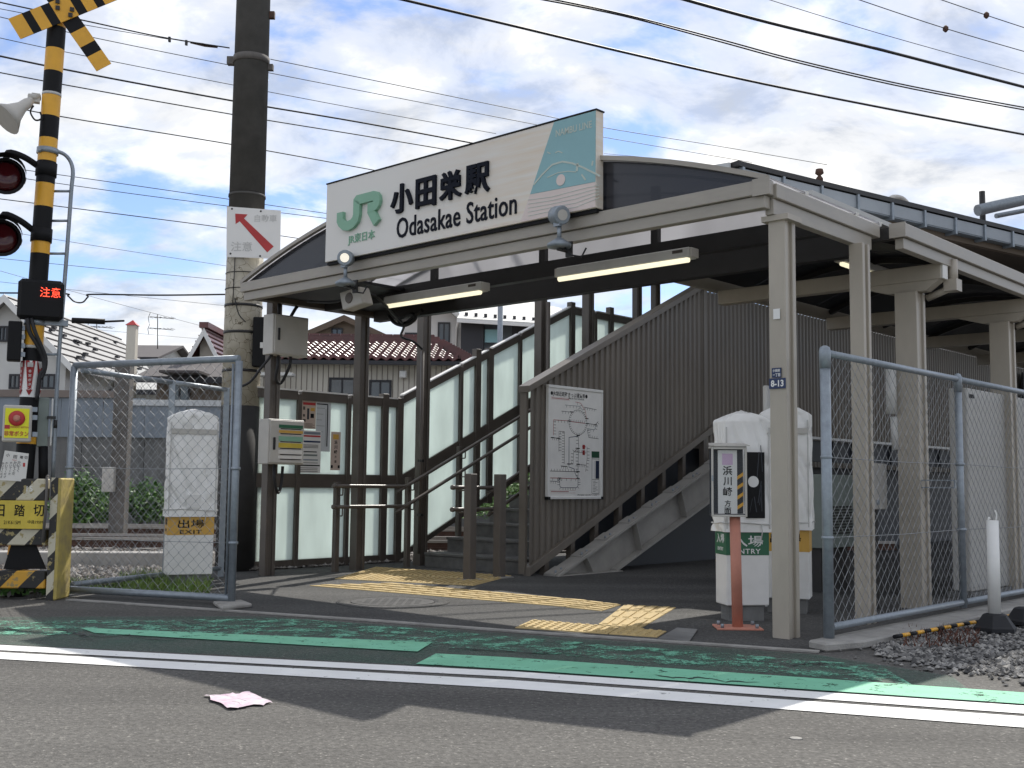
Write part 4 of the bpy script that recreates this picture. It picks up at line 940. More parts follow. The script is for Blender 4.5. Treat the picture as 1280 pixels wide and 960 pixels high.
t, pu = poster(1.17, 1.50, 1.10, 1.60, 'grey_light', 'white notice sheet with blue and red stripes on the frosted panel', .006)
for z_, h_, m_, a, b in ((1.57, .03, 'blue_sheet', 1.18, 1.49), (1.535, .02, 'arrow_red', 1.18, 1.49), (1.47, .02, 'navy', 1.19, 1.49), (1.35, .012, 'black', 1.25, 1.44), (1.31, .02, 'green_grey', 1.24, 1.45), (1.19, .014, 'black', 1.18, 1.49), (1.255, .014, 'blue_sheet', 1.24, 1.46)):
    MB().box((pu, a, z_-h_/2), (pu+.001, b, z_+h_/2)).build('print_block', m_, t)
for z_ in (1.43, 1.415, 1.40, 1.16, 1.14, 1.12, 1.22): MB().box((pu, 1.19, z_-.003), (pu+.001, 1.46, z_+.003)).build('print_line', 'brown_steel', t)
for z_ in (1.33, 1.29, 1.25): MB().box((pu, 1.19, z_-.012), (pu+.001, 1.225, z_+.012)).build('print_block', 'black', t)
t, pu = poster(1.425, 1.64, 1.36, 1.985, 'pale_sheet', 'pale diagram sheet with a bent black line on the frosted panel')
mb = MB(); mb.box((pu, 1.43, 1.915), (pu+.001, 1.595, 1.928)); mb.box((pu, 1.585, 1.42), (pu+.001, 1.6, 1.914)); mb.build('print_line', 'black', t)
mb = MB(); 
for k in range(5): mb.box((pu, 1.43, 1.87-k*.07), (pu+.001, 1.55-.02*(k % 3), 1.875-k*.07))
mb.box((pu, 1.565, 1.42), (pu+.001, 1.57, 1.87)); mb.build('print_line', 'green_grey', t)
t, pu = poster(1.655, 1.80, 1.14, 1.60, 'poster_pink', 'narrow vertical direction notice with yellow square on the frosted panel')
MB().box((pu, 1.685, 1.51), (pu+.001, 1.77, 1.57)).build('print_block', 'orange_band', t)
for k, ch in enumerate('浜川崎方面'): text(MB(), ch, (pu, 1.728, 1.475-k*.058), RM, NU, None, .046 if k < 3 else .03, .001, bold=.02).build('lettering', 'black', t)
for a in (1.66, 1.765): MB().box((pu, a, 1.165), (pu+.001, a+.03, 1.20)).build('print_block', 'black', t)
# ---- address plate on the entrance column
cu, cv = -.03, .05-.075-.006
t = sthing('address_plate', 'small navy address plate reading 8-13 on the entrance column', 'plate', cu, cv-.001, z=1.76)
pz = onv(976, 479, cv).z
MB().box((cu-.062, cv-.004, pz-.035), (cu+.062, cv-.0005, pz+.035)).build('plate', 'navy', t)
MB().box((cu-.04, cv-.004, pz+.04), (cu+.03, cv-.0005, pz+.105)).build('upper_plate', 'navy', t)
mb = MB(); text(mb, '8-13', (cu, cv-.0045, pz), RU, NF, .095, .045, .001, bold=.03); mb.build('lettering', 'white_paint', t); mb = MB(); text(mb, '小田栄', (cu-.005, cv-.0045, pz+.087), RU, NF, .055, .02, .001, bold=.02); mb.build('lettering', 'white_paint', t); mb = MB(); text(mb, '一丁目', (cu-.005, cv-.0045, pz+.057), RU, NF, .055, .022, .001, bold=.02); mb.build('lettering', 'white_paint', t)
t = sthing('inspection_label', 'tiny square metal label high on the entrance column', 'label', cu, cv, z=2.1)
pz = onv(975, 392, cv).z; MB().box((cu-.025, cv-.003, pz-.035), (cu+.025, cv-.0005, pz+.035)).build('tag', 'white_paint', t)

# ================================================================== ticket card readers under vinyl covers
def reader(base, rz, words, en, bandm, label, H=1.57, W=.36, Dp=.25, window=False):
    t = thing('card_reader', label, 'card reader', base, rz)
    MB().box((-W/2+.03, -Dp/2+.03, 0), (W/2-.03, Dp/2-.03, .115)).build('plinth', 'concrete_dark', t)
    MB().box((-W/2, -Dp/2, .115), (W/2, Dp/2, .66)).build('body', 'grey_light', t, bevel=.006)
    MB().box((-W/2-.002, -Dp/2-.002, .485), (W/2+.002, Dp/2+.002, .668)).build('colour_band', bandm, t)
    lm = 'white_paint' if bandm == 'green_band' else 'black'
    for tx, c_, r_, n_, w_, h_, sp_ in ((words, (0, -Dp/2-.0025, .588), (1, 0, 0), (0, -1, 0), .24, .082, 1), (en, (0, -Dp/2-.0025, .514), (1, 0, 0), (0, -1, 0), .20, .036, 1.15),
            (words, (-W/2-.0025, 0, .605), (0, -1, 0), (-1, 0, 0), .16, .07, 1), (en, (-W/2-.0025, 0, .528), (0, -1, 0), (-1, 0, 0), .12, .026, 1)):
        text(MB(), tx, c_, r_, n_, w_, h_, .001, bold=.015, spacing=sp_).build('lettering', lm, t)
    # loose cover with a ridged top
    n, lv = 120, 72; mb = MB(); vs = []; hx, hy = W/2+.014, Dp/2+.014
    def per(k):
        s = k/n*4; i = int(s); f = s-i
        return [(-1+2*f, -1), (1, -1+2*f), (1-2*f, 1), (-1, 1-2*f)][i]
    sh = H-.085
    for j in range(lv+1):
        z = .655+(sh-.655)*j/lv
        for k in range(n):
            x, y = per(k); nn = noise.noise(Vector((x*2.2+base[0]*3, y*2+z*1.2, z*5.5)))*.010-.030*max(0, .16-abs(noise.noise(Vector((x*1.4+z*1.1+base[0], y*1.3-z*.7, z*3.4+x*1.2)))))/.16*(.5+.5*noise.noise(Vector((x*2, z*4, base[1]))))
            fl = .010*(1-j/lv)**2
            vs.append((x*(hx+nn+fl), y*(hy+nn+fl), z))
    rings = lv+1
    for j, (sc, zz) in enumerate(((.93, .012), (.60, .045), (.24, .075), (.03, .085))):
        for k in range(n):
            x, y = per(k); nn = noise.noise(Vector((x*3, y*3, j+base[0])))*.012
            vs.append((x*hx*sc, y*hy*(.97 if j < 2 else .9), sh+zz+nn-.02*abs(y)*(j > 1)))
        rings += 1
    fs = [(j*n+k, j*n+(k+1) % n, (j+1)*n+(k+1) % n, (j+1)*n+k) for j in range(rings-1) for k in range(n)]; fs.append(tuple((rings-1)*n+k for k in range(n)))
    mb.add(vs, fs, 0, True); cv = mb.build('vinyl_cover', 'cover_white', t)
    cs = sub(cv, t)
    ring = [(x*(hx+.013), y*(hy+.013), .72+.006*math.sin(k*.7)) for k, (x, y) in enumerate(per(j) for j in range(0, n, 4))]
    MB().tube(ring+[ring[0]], .005, 6).build('tie_cord', 'dirty_white', cs)
    MB().tube([(hx*.55, -hy-.016, .715), (hx*.57, -hy-.022, .66), (hx*.53, -hy-.02, .60)], .004, 6).build('cord_end', 'dirty_white', cs)
    for sx_ in (-1, 1): MB().beam((sx_*(hx-.012), -hy-.012, .68), (sx_*(hx-.012), -hy-.010, sh-.05), .005, .010, up=(1, 0, 0)).build('cover_seam', 'dirty_white', cs)
    if not window: MB().box((-hx*.93, -hy-.0165, sh-.16), (hx*.93, -hy-.0125, sh-.115)).build('reflective_tape', 'grey_box', cs)
    if window:
        MB().box((-.02, -hy-.020, .76), (.125, -hy-.012, 1.25)).build('cover_window', 'black', cs)
        MB().lathe([(.042, 0), (.042, .003)], (.035, -hy-.0215, 1.03), 20, axis='Y').build('window_sticker', 'white_paint', cs)
        mb = MB(); rg = random.Random(5)
        for k in range(9):
            x = -.01+rg.random()*.12; z = .8+rg.random()*.35; mb.beam((x, -hy-.0212, z), (x+rg.uniform(-.03, .03), -hy-.0212, z+rg.uniform(.08, .2)), .001, rg.uniform(.003, .008), up=(1, 0, 0))
        mb.build('window_glint', 'navy_grey', cs)
    else:
        MB().box((-.05, -hy-.021, .74), (.07, -hy-.014, .86)).build('cover_pocket', 'grey_light', cs)
    return t
rz_of = lambda p, off: math.atan2(p.y, p.x)-math.pi/2+off
b = G(928, 775); b.z = .004
reader(b, rz_of(b, .36), '入場', 'ENTRY', 'green_band', 'entry card reader with green band under a white cover beside the entrance column', 1.57, .33, .24, True)
b = G(985, 765.5); b.z = .004
reader(b, rz_of(b, -.1), '出場', 'EXIT', 'orange_band', 'exit card reader with orange band under a white cover behind the entrance column', 1.66, .36, .25)
b = G(234, 733); b.z = .004
reader(b, rz_of(b, .12), '出場', 'EXIT', 'orange_band', 'exit card reader with orange band under a white cover behind the mesh gate', 1.68, .42, .25)
# tall white board behind the readers
p = UVZ(G(966, 758)); mb = MB(); mb.box((p.x-.02, p.y-.1, 0), (p.x+.02, p.y+.1, 1.85))
ssolo(mb, 'narrow_panel', 'dirty_white', 'narrow white upright panel between the entry reader and the entrance column', 'panel', p.x, p.y, bevel=.008)

# ---- direction sign on a salmon post
b = G(922, 786); b.z = .004
t = thing('direction_sign', 'boxed vertical direction sign on a salmon painted post with base plate', 'sign', b, rz_of(b, .16))
MB().box((-.16, -.13, 0), (.16, .13, .012)).build('base_plate', 'salmon', t, bevel=.003)
for x in (-.12, .12):
    for y in (-.09, .09): MB().tube([(x, y, .012), (x, y, .04)], .012, 6).build('bolt', 'galv', t)
MB().tube([(0, 0, .012), (-.012, .01, .79)], .038, 18).build('post', 'salmon', t)
cx_ = -.06; x0, x1, zb, zt = cx_-.125, cx_+.125, .78, 1.27
MB().box((x0+.006, -.046, zb+.006), (x1-.006, .09, zb+.02)).box((x0+.006, .075, zb+.021), (x1-.006, .088, zt-.01)).build('box_back', 'navy_grey', t)
mb = MB()
for a in (x0, x1-.014): mb.box((a, -.062, zb), (a+.014, -.048, zt))
mb.box((x0+.0145, -.062, zb), (x1-.0145, -.048, zb+.014)); mb.box((x0+.0145, -.062, zt-.014), (x1-.0145, -.048, zt)); mb.build('box_frame', 'grey_box', t, bevel=.002)
mb = MB(); mb.box((x0, -.047, zt-.006), (x1, .092, zt+.008)); mb.para([(x0-.02, -.07, zt+.009), (x1+.02, -.07, zt+.009), (x1, .09, zt+.03), (x0, .09, zt+.03)], (0, 0, .006)); mb.build('box_lid', 'grey_box', t)
MB().box((cx_-.075, -.030, zb+.02), (cx_+.06, -.024, zt-.02)).build('card', 'white_paint', t)
MB().box((cx_-.045, -.0315, zt-.125), (cx_+.03, -.0305, zt-.045)).build('card_square', 'lilac', t)
mb = MB()
for k, (ch, s, z) in enumerate((('浜', .066, 1.125), ('川', .060, 1.05), ('崎', .066, .975), ('方', .046, .893), ('面', .046, .84))): text(mb, ch, (cx_-.008, -.0315, z-.02), (1, 0, 0), (0, -1, 0), None, s, .001, bold=.016); mb.build('lettering', 'black', t); mb = MB()
mb = MB()
for k in range(4): mb.para([(cx_+.062, -.02, .83+k*.07), (cx_+.105, -.02, .86+k*.07), (cx_+.105, -.02, .885+k*.07), (cx_+.062, -.02, .855+k*.07)], (0, .003, 0))
mb.build('striped_tape', 'sig_yellow', t)
MB().box((x0+.015, -.0555, zb+.015), (x1-.015, -.0545, zt-.015)).build('clear_front', 'clear_vinyl', t)
MB().box((x1-.0005, -.0478, zb+.021), (x1+.001, .074, zt-.0065)).build('clear_side', 'clear_vinyl', t)
MB().box((x0+.001, -.066, 1.03), (x0+.012, -.0625, 1.07)).build('latch', 'galv', t)

# ================================================================== chain link
def chain(w, h, dx=.098, dz=.094, r=.0019):
    """zigzag wires hooked into one another, in the local xz plane from 0,0 to w,h"""
    mb = MB(); p = dx/2; n = int(w/p); m = int(h/(dz/2))
    for i in range(n):
        x0 = i*w/n; pts = []
        for j in range(m+1):
            side = (j+i) % 2; pts.append((x0+(w/n)*(1.06 if side else -.06), (.0022 if side else -.0022), j*h/m))
        mb.tube(pts, r, 3, caps=False, smooth=False)
    return mb
def fence_panel(t, A, B, z0, z1, rails=True, mid=(), dx=.098, r=.0019, rail_r=.024):
    """mesh, rails and tension wires between ground points A and B (world)"""
    d = (B-A); L_ = d.length; a = math.atan2(d.y, d.x)
    mb = chain(L_, z1-z0, dx, r=r); M_ = Matrix.Translation(Vector((A.x, A.y, z0))) @ Matrix.Rotation(a, 4, 'Z'); mb.v = [M_ @ v for v in mb.v]
    o = mb.build('chain_link_mesh', 'galv_wire', t); o['kind'] = 'stuff'
    A3 = lambda z: Vector((A.x, A.y, z)); B3 = lambda z: Vector((B.x, B.y, z))
    if rails:
        MB().tube([A3(z1+.01), B3(z1+.01)], rail_r, 12).build('top_rail', 'galv', t); MB().tube([A3(z0-.01), B3(z0-.01)], rail_r, 12).build('bottom_rail', 'galv', t)
    for z in mid: MB().tube([A3(z), (A3(z)+B3(z))/2+Vector((0, 0, -.008)), B3(z)], .0028, 5).build('tension_wire', 'galv_wire', t)
def pipe_post(t, P, z0, z1, r=.032, cap=True):
    MB().tube([Vector((P.x, P.y, z0)), Vector((P.x, P.y, z1))], r, 14).build('post', 'galv', t)
    if cap: MB().lathe([(r+.004, z1-.11), (r+.004, z1+.0), (r*.9, z1+.025), (r*.4, z1+.036)], (P.x, P.y, 0), 14).build('post_cap', 'galv', t)
# right-hand fence along the side canopy
fpts = [D(.36, -.12), D(.36, 2.12), D(.36, 4.36), D(.36, 6.6), D(.36, 8.8)]
t = wthing('mesh_fence', 'grey galvanised chain link fence on a concrete kerb in front of the T columns', 'fence', fpts[0])
for i, p in enumerate(fpts): pipe_post(t, p, .0 if i == 0 else .08, 1.87, .034 if i == 0 else .028)
for a, b in zip(fpts[:-1], fpts[1:]):
    d = (b-a).normalized()*.036; fence_panel(t, a+d, b-d, .13, 1.85, mid=(.68, 1.19), r=.0021)
for p in fpts[:2]:
    for z in (.68, 1.19): MB().lathe([(.03, z-.012), (.038, z-.008), (.038, z+.008), (.03, z+.012)], (p.x, p.y, 0), 14).build('clamp', 'galv', t)
MB().box((fpts[0].x-.06, fpts[0].y-.06, .002), (fpts[0].x+.06, fpts[0].y+.06, .014), rz=-AZ).build('foot_plate', 'galv', t)
# left gate
g0, g1 = G(80, 745), G(289, 757)
t = wthing('mesh_gate', 'galvanised pipe gate leaf with chain link standing beside the striped barrier', 'gate', g1)
for p in (g0, g1): pipe_post(t, p, .0, 1.98, .031, False)
d = (g1-g0).normalized()*.032; fence_panel(t, g0+d, g1-d, .075, 1.965, rails=False, mid=(.50, 1.10), r=.0025)
mb = MB(); mb.tube([Vector((g0.x, g0.y, 1.99)), Vector((g1.x, g1.y, 2.0))], .029, 14); mb.build('top_rail', 'galv', t)
MB().tube([Vector((g0.x, g0.y, .06)), Vector((g1.x, g1.y, .06))], .029, 14).build('bottom_rail', 'galv', t)
for z in (.5, 1.1): MB().lathe([(.030, z-.014), (.040, z-.01), (.040, z+.01), (.030, z+.014)], (g1.x, g1.y, 0), 14).build('clamp', 'galv', t); MB().lathe([(.030, z-.014), (.040, z-.01), (.040, z+.01), (.030, z+.014)], (g0.x, g0.y, 0), 14).build('clamp', 'galv', t)
MB().tube([g1-d*1.7+Vector((0, 0, .08)), g1-d*1.7+Vector((0, 0, 1.96))], .011, 8).build('stile', 'galv', t)
q = [G(266, 757), G(302, 755), G(315, 760), G(278, 765)]
mb = MB(); mb.para([(p.x, p.y, .006) for p in q], (0, 0, .03)); solo(mb, 'gate_stone', 'concrete', 'flat worn concrete block at the foot of the gate post', 'block', g1, bevel=.008)
h0, h1 = Vector((g0.x+.03, g0.y+.1, 0)), Vector((-3.02, 11.75, 0)); hm = h0.lerp(h1, .58)
t = wthing('mesh_fence', 'second chain link fence running back from the gate to the utility pole', 'fence', h0)
fence_panel(t, h0, hm, .10, 1.95, r=.0018); fence_panel(t, hm, h1, .10, 1.95, r=.0018)
for p in (hm, h1): MB().box((p.x-.03, p.y-.03, 0), (p.x+.03, p.y+.03, 1.98), rz=.3).build('post', 'galv', t, bevel=.004)

# ---- things outside the right fence
def delineator(px, py, post, label):
    c = G(px, py); t = wthing('delineator_post' if post else 'rubber_base', label, 'road post' if post else 'rubber base', (c.x, c.y, .02))
    mb = MB(); mb.lathe([(.15, .02), (.15, .045), (.135, .06), (.085, .13), (.05, .14)], c, 6); mb.sm = [False]*len(mb.sm); mb.build('base', 'rubber', t)
    if post:
        MB().tube([c+Vector((0, 0, .14)), c+Vector((.002, 0, .78))], [.043, .040], 16).build('post', 'white_paint', t)
        MB().tube(smooth([c+Vector((-.025, 0, .78)), c+Vector((-.025, 0, .80)), c+Vector((-.015, 0, .79))], 3), .006, 6).tube(smooth([c+Vector((.028, 0, .78)), c+Vector((.032, 0, .82)), c+Vector((.02, 0, .85)), c+Vector((.03, 0, .83))], 3), .006, 6).build('hook', 'white_paint', t)
delineator(1244, 792, True, 'white plastic delineator post in a black rubber base on the gravel')
delineator(1282, 783, False, 'empty black rubber base on the gravel behind the white post')
a, b = G(1118, 806)+Vector((0, 0, .05)), G(1262, 780)+Vector((0, 0, .06)); d = b-a
mb = MB(); n = 18
for i in range(n): mb.tube([a+d*(i/n), a+d*((i+1)/n)], .013, 8, mi=i % 2 if i < 15 else 1, caps=True)
solo(mb, 'striped_bar', ['black', 'sig_yellow'], 'thin black and yellow striped bar lying along the fence kerb', 'bar', a, off=a)
mb = MB(); rg = random.Random(9)
for k in range(190):
    c = G(rg.uniform(1128, 1225), rg.uniform(792, 812)); h = rg.uniform(.02, .07); an = rg.uniform(0, 6.28); w_ = .006
    dx_, dy_ = math.cos(an)*w_, math.sin(an)*w_; tip = Vector((rg.uniform(-.04, .04), rg.uniform(-.04, .04), h+.02)); z = Vector((0, 0, .015))
    mb.add([c+z+Vector((dx_, dy_, 0)), c+z-Vector((dx_, dy_, 0)), c+tip], [(0, 1, 2)])
props(mb.build('dry_weeds', 'weed_red'), 'reddish dry weeds among the gravel by the fence kerb', 'weeds', None, 'stuff')

# ---- equipment behind the right fence
t = sthing('equipment_cabinet', 'tall plain grey metal cabinet behind the chain link fence', 'cabinet', -.15, 4.4)
MB().box((-.32, 3.68, .06), (-.15, 5.9, 1.93)).build('body', 'cabinet', t, bevel=.01)
MB().box((-.36, 3.64, 0), (-.12, 5.95, .055)).build('plinth', 'concrete_dark', t)
MB().box((-.149, 3.74, 1.84), (-.146, 3.86, 1.875)).build('name_tag', 'black', t)
MB().box((-.149, 4.78, .3), (-.143, 4.80, 1.85)).build('door_seam', 'dark_steel', t)
t = sthing('vent_unit', 'low pale louvred unit beneath the dark platform edge behind the fence', 'unit', -1.2, 2.5)
MB().box((-1.5, 3.1, .42), (-1.3, 3.75, 1.12)).build('case', 'green_grey', t, bevel=.006)
for k in range(10):
    for vv in (3.18,): MB().box((-1.299, vv, .55+k*.028), (-1.288, vv+.5, .565+k*.028)).build('louvre', 'dark_steel', t)
for vv in (3.15, 3.6): MB().box((-1.46, vv, 0), (-1.36, vv+.1, .419)).build('leg', 'dark_steel', t)
t = sthing('platform_edge', 'dark blue grey steel edge beam of the platform behind the fence', 'beam', -1.0, 6)
MB().box((-2.7, 5.2, 1.30), (-2.6, 16, 1.55)).build('beam', 'navy_grey', t)
for k in range(18): MB().box((-2.599, 5.3+k*.55, 1.305), (-2.56, 5.36+k*.55, 1.545)).build('stiffener', 'navy_grey', t)
MB().box((-2.62, 5.18, 1.556), (-2.5, 16, 1.585)).build('edge_strip', 'white_paint', t)
t = sthing('meter_box', 'small grey meter box fixed between the fence columns', 'box', -.35, 2.2, z=.9)
MB().box((-.45, 1.98, .82), (-.33, 2.33, 1.20)).build('case', 'stringer', t, bevel=.006)
MB().box((-.328, 2.12, .86), (-.32, 2.16, .90)).build('latch', 'galv', t)
MB().box((-.42, 2.1, 0), (-.36, 2.2, .819)).build('leg', 'dark_steel', t)
t = sthing('pipe_bundle', 'short white wrapped pipe hanging on the T column behind the fence', 'pipe', -.31, 2.4, z=1.4)
MB().tube([(-.30, 2.38, 2.0), (-.30, 2.38, 1.62)], .045, 10).tube([(-.30, 2.42, 1.60), (-.29, 2.43, 1.32)], .03, 10).build('pipe', 'dirty_white', t)
t = sthing('tap_bracket', 'small open steel bracket on the T column behind the fence', 'bracket', -.1, 2.5, z=1.0)
MB().box((-.08, 2.43, 1.0), (.20, 2.49, 1.01)).box((-.08, 2.43, 1.06), (.20, 2.49, 1.07)).box((.19, 2.43, 1.011), (.20, 2.49, 1.059)).build('bracket', 'galv', t)
t = sthing('wall_mural', 'dark poster panel with pale curved drawing on the wall behind the T columns', 'poster', -4.30, 20)
MB().box((-4.34, 18.2, 1.9), (-4.30, 22, 3.5)).build('panel', 'house_dark', t)
mb = MB()
for k in range(4): mb.tube([(-4.29, 18.8+.5*math.cos(an_/6)*1.2+k*.55, 2.5+.12*k*(-1)**k+.35*math.sin(an_/6)) for an_ in range(0, 22)], .02, 5)
mb.build('drawing', 'grey_light', t)

# ---- platform roof high on the right
P1, P2 = G(925, 207, 5.0), G(1280, 292, 5.0); e = (P2-P1).normalized(); back = Vector((-e.y, e.x, 0)); rz = math.atan2(e.y, e.x)
t = thing('platform_roof', 'long platform roof with box gutter rising behind the side canopy', 'roof', Vector((P1.x, P1.y, 0)), rz)
L_ = 22
mb = MB(); mb.para([(-.05, .12, 5.02), (L_, .12, 5.02), (L_, 4.5, 5.5), (-.05, 4.5, 5.5)], (0, 0, .03)); mb.build('roof_sheet', 'roof_dark', t)
MB().box((-.05, -.02, 4.99), (L_, .118, 5.055)).build('roof_edge', 'dark_steel', t)
MB().box((0, .16, 4.70), (L_, .20, 5.0)).build('soffit_board', 'house_brown', t)
MB().box((0, .20, 4.69), (L_, 4.4, 4.71)).build('soffit', 'trim_brown', t)
for k in range(int(L_/.74)):
    x = .02+k*.74; MB().box((x+.045, 0, 4.80), (x+.735, .012, 4.97)).build('gutter_panel', 'gutter_grey', t)
    MB().box((x, -.03, 4.74), (x+.04, .15, 4.985)).build('gutter_bracket', 'galv', t)
MB().box((0, .013, 4.785), (L_, .159, 4.80)).build('gutter_floor', 'galv', t)
mb = MB(); mb.box((-.5, 1.0, 4.60), (L_, 1.25, 4.63)); mb.box((-.5, 1.11, 4.22), (L_, 1.13, 4.60)); mb.box((-.5, 1.0, 4.19), (L_, 1.25, 4.22)); mb.build('girder', 'galv', t)
for k in range(6):
    x = 2.6+k*3.2; MB().box((x, 1.095, 4.26), (x+.45, 1.108, 4.56)).build('splice_plate', 'galv', t)
for k in range(3): MB().box((12+k*4, 1.2, 0), (12.2+k*4, 1.4, 4.18)).build('roof_column', 'galv', t)
MB().para([(-.06, .10, 5.05), (-.06, 4.5, 5.53), (-.06, 4.5, 5.40), (-.06, .10, 4.92)], (-.03, 0, 0)).build('end_trim', 'pale_sheet', t)
for x, sz in ((1.15, .10), (2.6, .08), (4.3, .1)): MB().box((x, .3, 5.06), (x+.14, .4, 5.06+sz)).build('roof_clip', 'galv', t)
MB().tube(smooth([(3.6, .5, 5.08), (3.65, .5, 5.25), (3.9, .5, 5.30), (4.1, .5, 5.20), (4.12, .5, 5.08)], 4), .04, 8).build('vent_pipe', 'grey_box', t)
MB().lathe([(.03, 5.06), (.05, 5.10), (.05, 5.13), (.03, 5.15), (.05, 5.18), (.05, 5.21), (.02, 5.25), (.06, 5.28), (.05, 5.34)], (1.85, .3, 0), 12).build('insulator', 'rust', t)
t = wthing('steel_pipes', 'pair of large grey pipes crossing above the platform roof', 'pipes', G(1250, 255, 6.0))
pa, pb = at(1222, 263, 21), at(1400, 222, 22); MB().tube([pa, pb], .11, 14).build('pipe', 'galv', t)
pa, pb = at(1245, 270, 22), at(1400, 240, 23); MB().tube([pa, pb], .05, 12).build('pipe', 'galv', t)
pa = at(1228, 258, 21.5); MB().tube([pa-Vector((0, 0, 1)), pa+Vector((0, 0, .3))], .06, 8).build('support', 'dark_steel', t)

# ================================================================== level crossing signal
PB = Vector((-4.225, 9.63, 0)); PT = Vector((-4.115, 9.665, 5.3))
rz = math.atan2(PB.y, PB.x)-math.pi/2
ex = Vector((math.cos(rz), math.sin(rz), 0)); ey = Vector((-math.sin(rz), math.cos(rz), 0)); EZ = Vector((0, 0, 1))
def cp(px, py, d=0.0):                       # point on the upright plane through the mast, d towards the camera
    p = PL(px, py, PB-ey*d, ey); q = p-PB; return Vector((q.dot(ex), q.dot(ey), q.z))
def axis(z): q = PB.lerp(PT, z/5.3)-PB; return Vector((q.dot(ex), q.dot(ey), z))
t = thing('crossing_signal', 'tall yellow and black banded level crossing mast with crossed boards and red lamps', 'crossing signal', PB, rz)
mb = MB(); z = 5.28; k = 0
edges = [5.28, 5.03, 4.83, 4.62, 4.42, 4.21, 4.01, 3.80, 3.60, 3.39, 3.18, 2.97, 2.77, 2.40, 2.14, 1.36, 1.30, .98, .80, .55, .35, 0]
cols = [0, 1]*6+[1, 0, 1, 0, 1, 0, 1, 0, 1, 0]
for a, b in zip(edges[:-1], edges[1:]): mb.tube([axis(a), axis(b)], .079 if a > 1 else .085, 24, mi=cols[k], caps=False); k += 1
mb.tube([axis(5.28), axis(5.30)], [.079, .05], 24, mi=0); mb.build('mast', ['sig_yellow', 'black'], t)
for z in (4.40, 2.13): MB().tube([axis(z), axis(z+.025)], .0815, 24).build('reflector_ring', 'dirty_white', t)
def board(p, q, w, segs, d):
    p = Vector(p); q = Vector(q); L_ = (q-p).length; e_ = (q-p)/L_; s = Vector((-e_.z, 0, e_.x))*w/2; mb = MB(); a = 0; th = Vector((0, .012, 0))
    tot = sum(segs)
    for i, sg in enumerate(segs):
        b = a+sg/tot; A_, B_ = p+e_*L_*a, p+e_*L_*b; mb.para([A_-s, B_-s, B_+s, A_+s], th, i % 2); a = b
    return mb
c0 = cp(79, 12, .13)
mb = board(cp(18, 36, .13), cp(140, -13, .13), .195, [21, 13, 17, 14, 30, 14, 17, 13, 21], .1); mb.build('crossed_board', ['sig_yellow', 'black'], t)
mb = board(cp(130, 84, .112), cp(28, -62, .112), .150, [22, 15, 22, 17, 30, 17, 22, 15, 22], .1); mb.build('crossed_board', ['sig_yellow', 'black'], t)
for px, py in ((72, 2), (72, 10), (90, 12), (88, 19)): c = cp(px, py, .135); MB().box(c-Vector((.018, .012, .018)), c+Vector((.018, .0, .018))).build('board_bolt', 'dark_steel', t)
for (py0, px0, plx, ply, lab) in ((208, 48, 7, 221, 0), (290, 44, 2, 298, 0)):
    a = cp(px0, py0); c = cp(plx, ply, .16); top = cp(plx+3, ply-30, .08)
    MB().tube(smooth([a, a.lerp(top, .5)+Vector((0, -.02, .02)), top, c+Vector((0, .05, .12))], 4), .028, 10).build('lamp_arm', 'black', t)
    MB().tube([c+Vector((0, .10, 0)), c+Vector((0, .07, 0)), c+Vector((0, -.02, 0)), c+Vector((0, -.03, 0))], [.05, .13, .16, .16], 24).build('lamp_housing', 'black', t)
    mb = MB(); n = 14; vs = []
    for i in range(n+1):
        an = math.pi*(-.12+1.24*i/n)
        for dd in (0, -.17+.05*abs(math.cos(an))): vs.append(c+Vector((.165*math.cos(an), -.03+dd, .165*math.sin(an))))
    mb.add(vs, [(2*i, 2*i+1, 2*i+3, 2*i+2) for i in range(n)], 0, True); mb.build('lamp_hood', 'black', t)
    MB().lathe([(.14, -.005), (.10, .02), (.0, .03)], c+Vector((0, -.031, 0)), 24, axis='Y').build('red_lens', 'lens_red', t)
    mb = MB(); q = cp(px0+13, py0+5); mb.box(q-Vector((.05, .04, .05)), q+Vector((.05, .04, .05))); mb.tube([axis(q.z-.06), axis(q.z+.06)], .09, 20); mb.build('arm_clamp', 'black', t)
# warning horn
a, b = cp(40, 125, .05), cp(8, 147, .12); e_ = (b-a).normalized()
MB().tube([a, a+e_*.05, a+e_*.12, a+e_*.22, b+e_*.02], [.03, .045, .05, .09, .155], 20).build('horn', 'grey_box', t)
MB().tube([cp(50, 122), cp(36, 121, .03)], .03, 10).box(cp(44, 123)-Vector((.03, .03, .04)), cp(44, 123)+Vector((.04, .03, .04))).build('horn_bracket', 'grey_box', t)
MB().tube(smooth([cp(42, 132, .06), cp(38, 140, .06), cp(44, 150, .07), cp(52, 148, .08), cp(50, 140, .08)], 4), .008, 6).build('horn_cable', 'wire', t)
# climbing rail
MB().tube(smooth([cp(47, 188, .07), cp(70, 189, .03), cp(84, 196), cp(91, 212), cp(89, 240), cp(84, 310), cp(77, 400), cp(72, 470), cp(66, 600)], 4), .018, 8).build('climbing_rail', 'galv', t)
for py, xa in ((239, 66), (276, 63), (317, 60), (362, 57), (443, 48)): x = 89-(py-240)*.072; MB().tube([cp(xa, py), cp(x, py)], .012, 6).build('rung', 'galv', t)
MB().tube([axis(3.87), axis(3.92)], .092, 20).build('rail_clamp', 'galv', t)
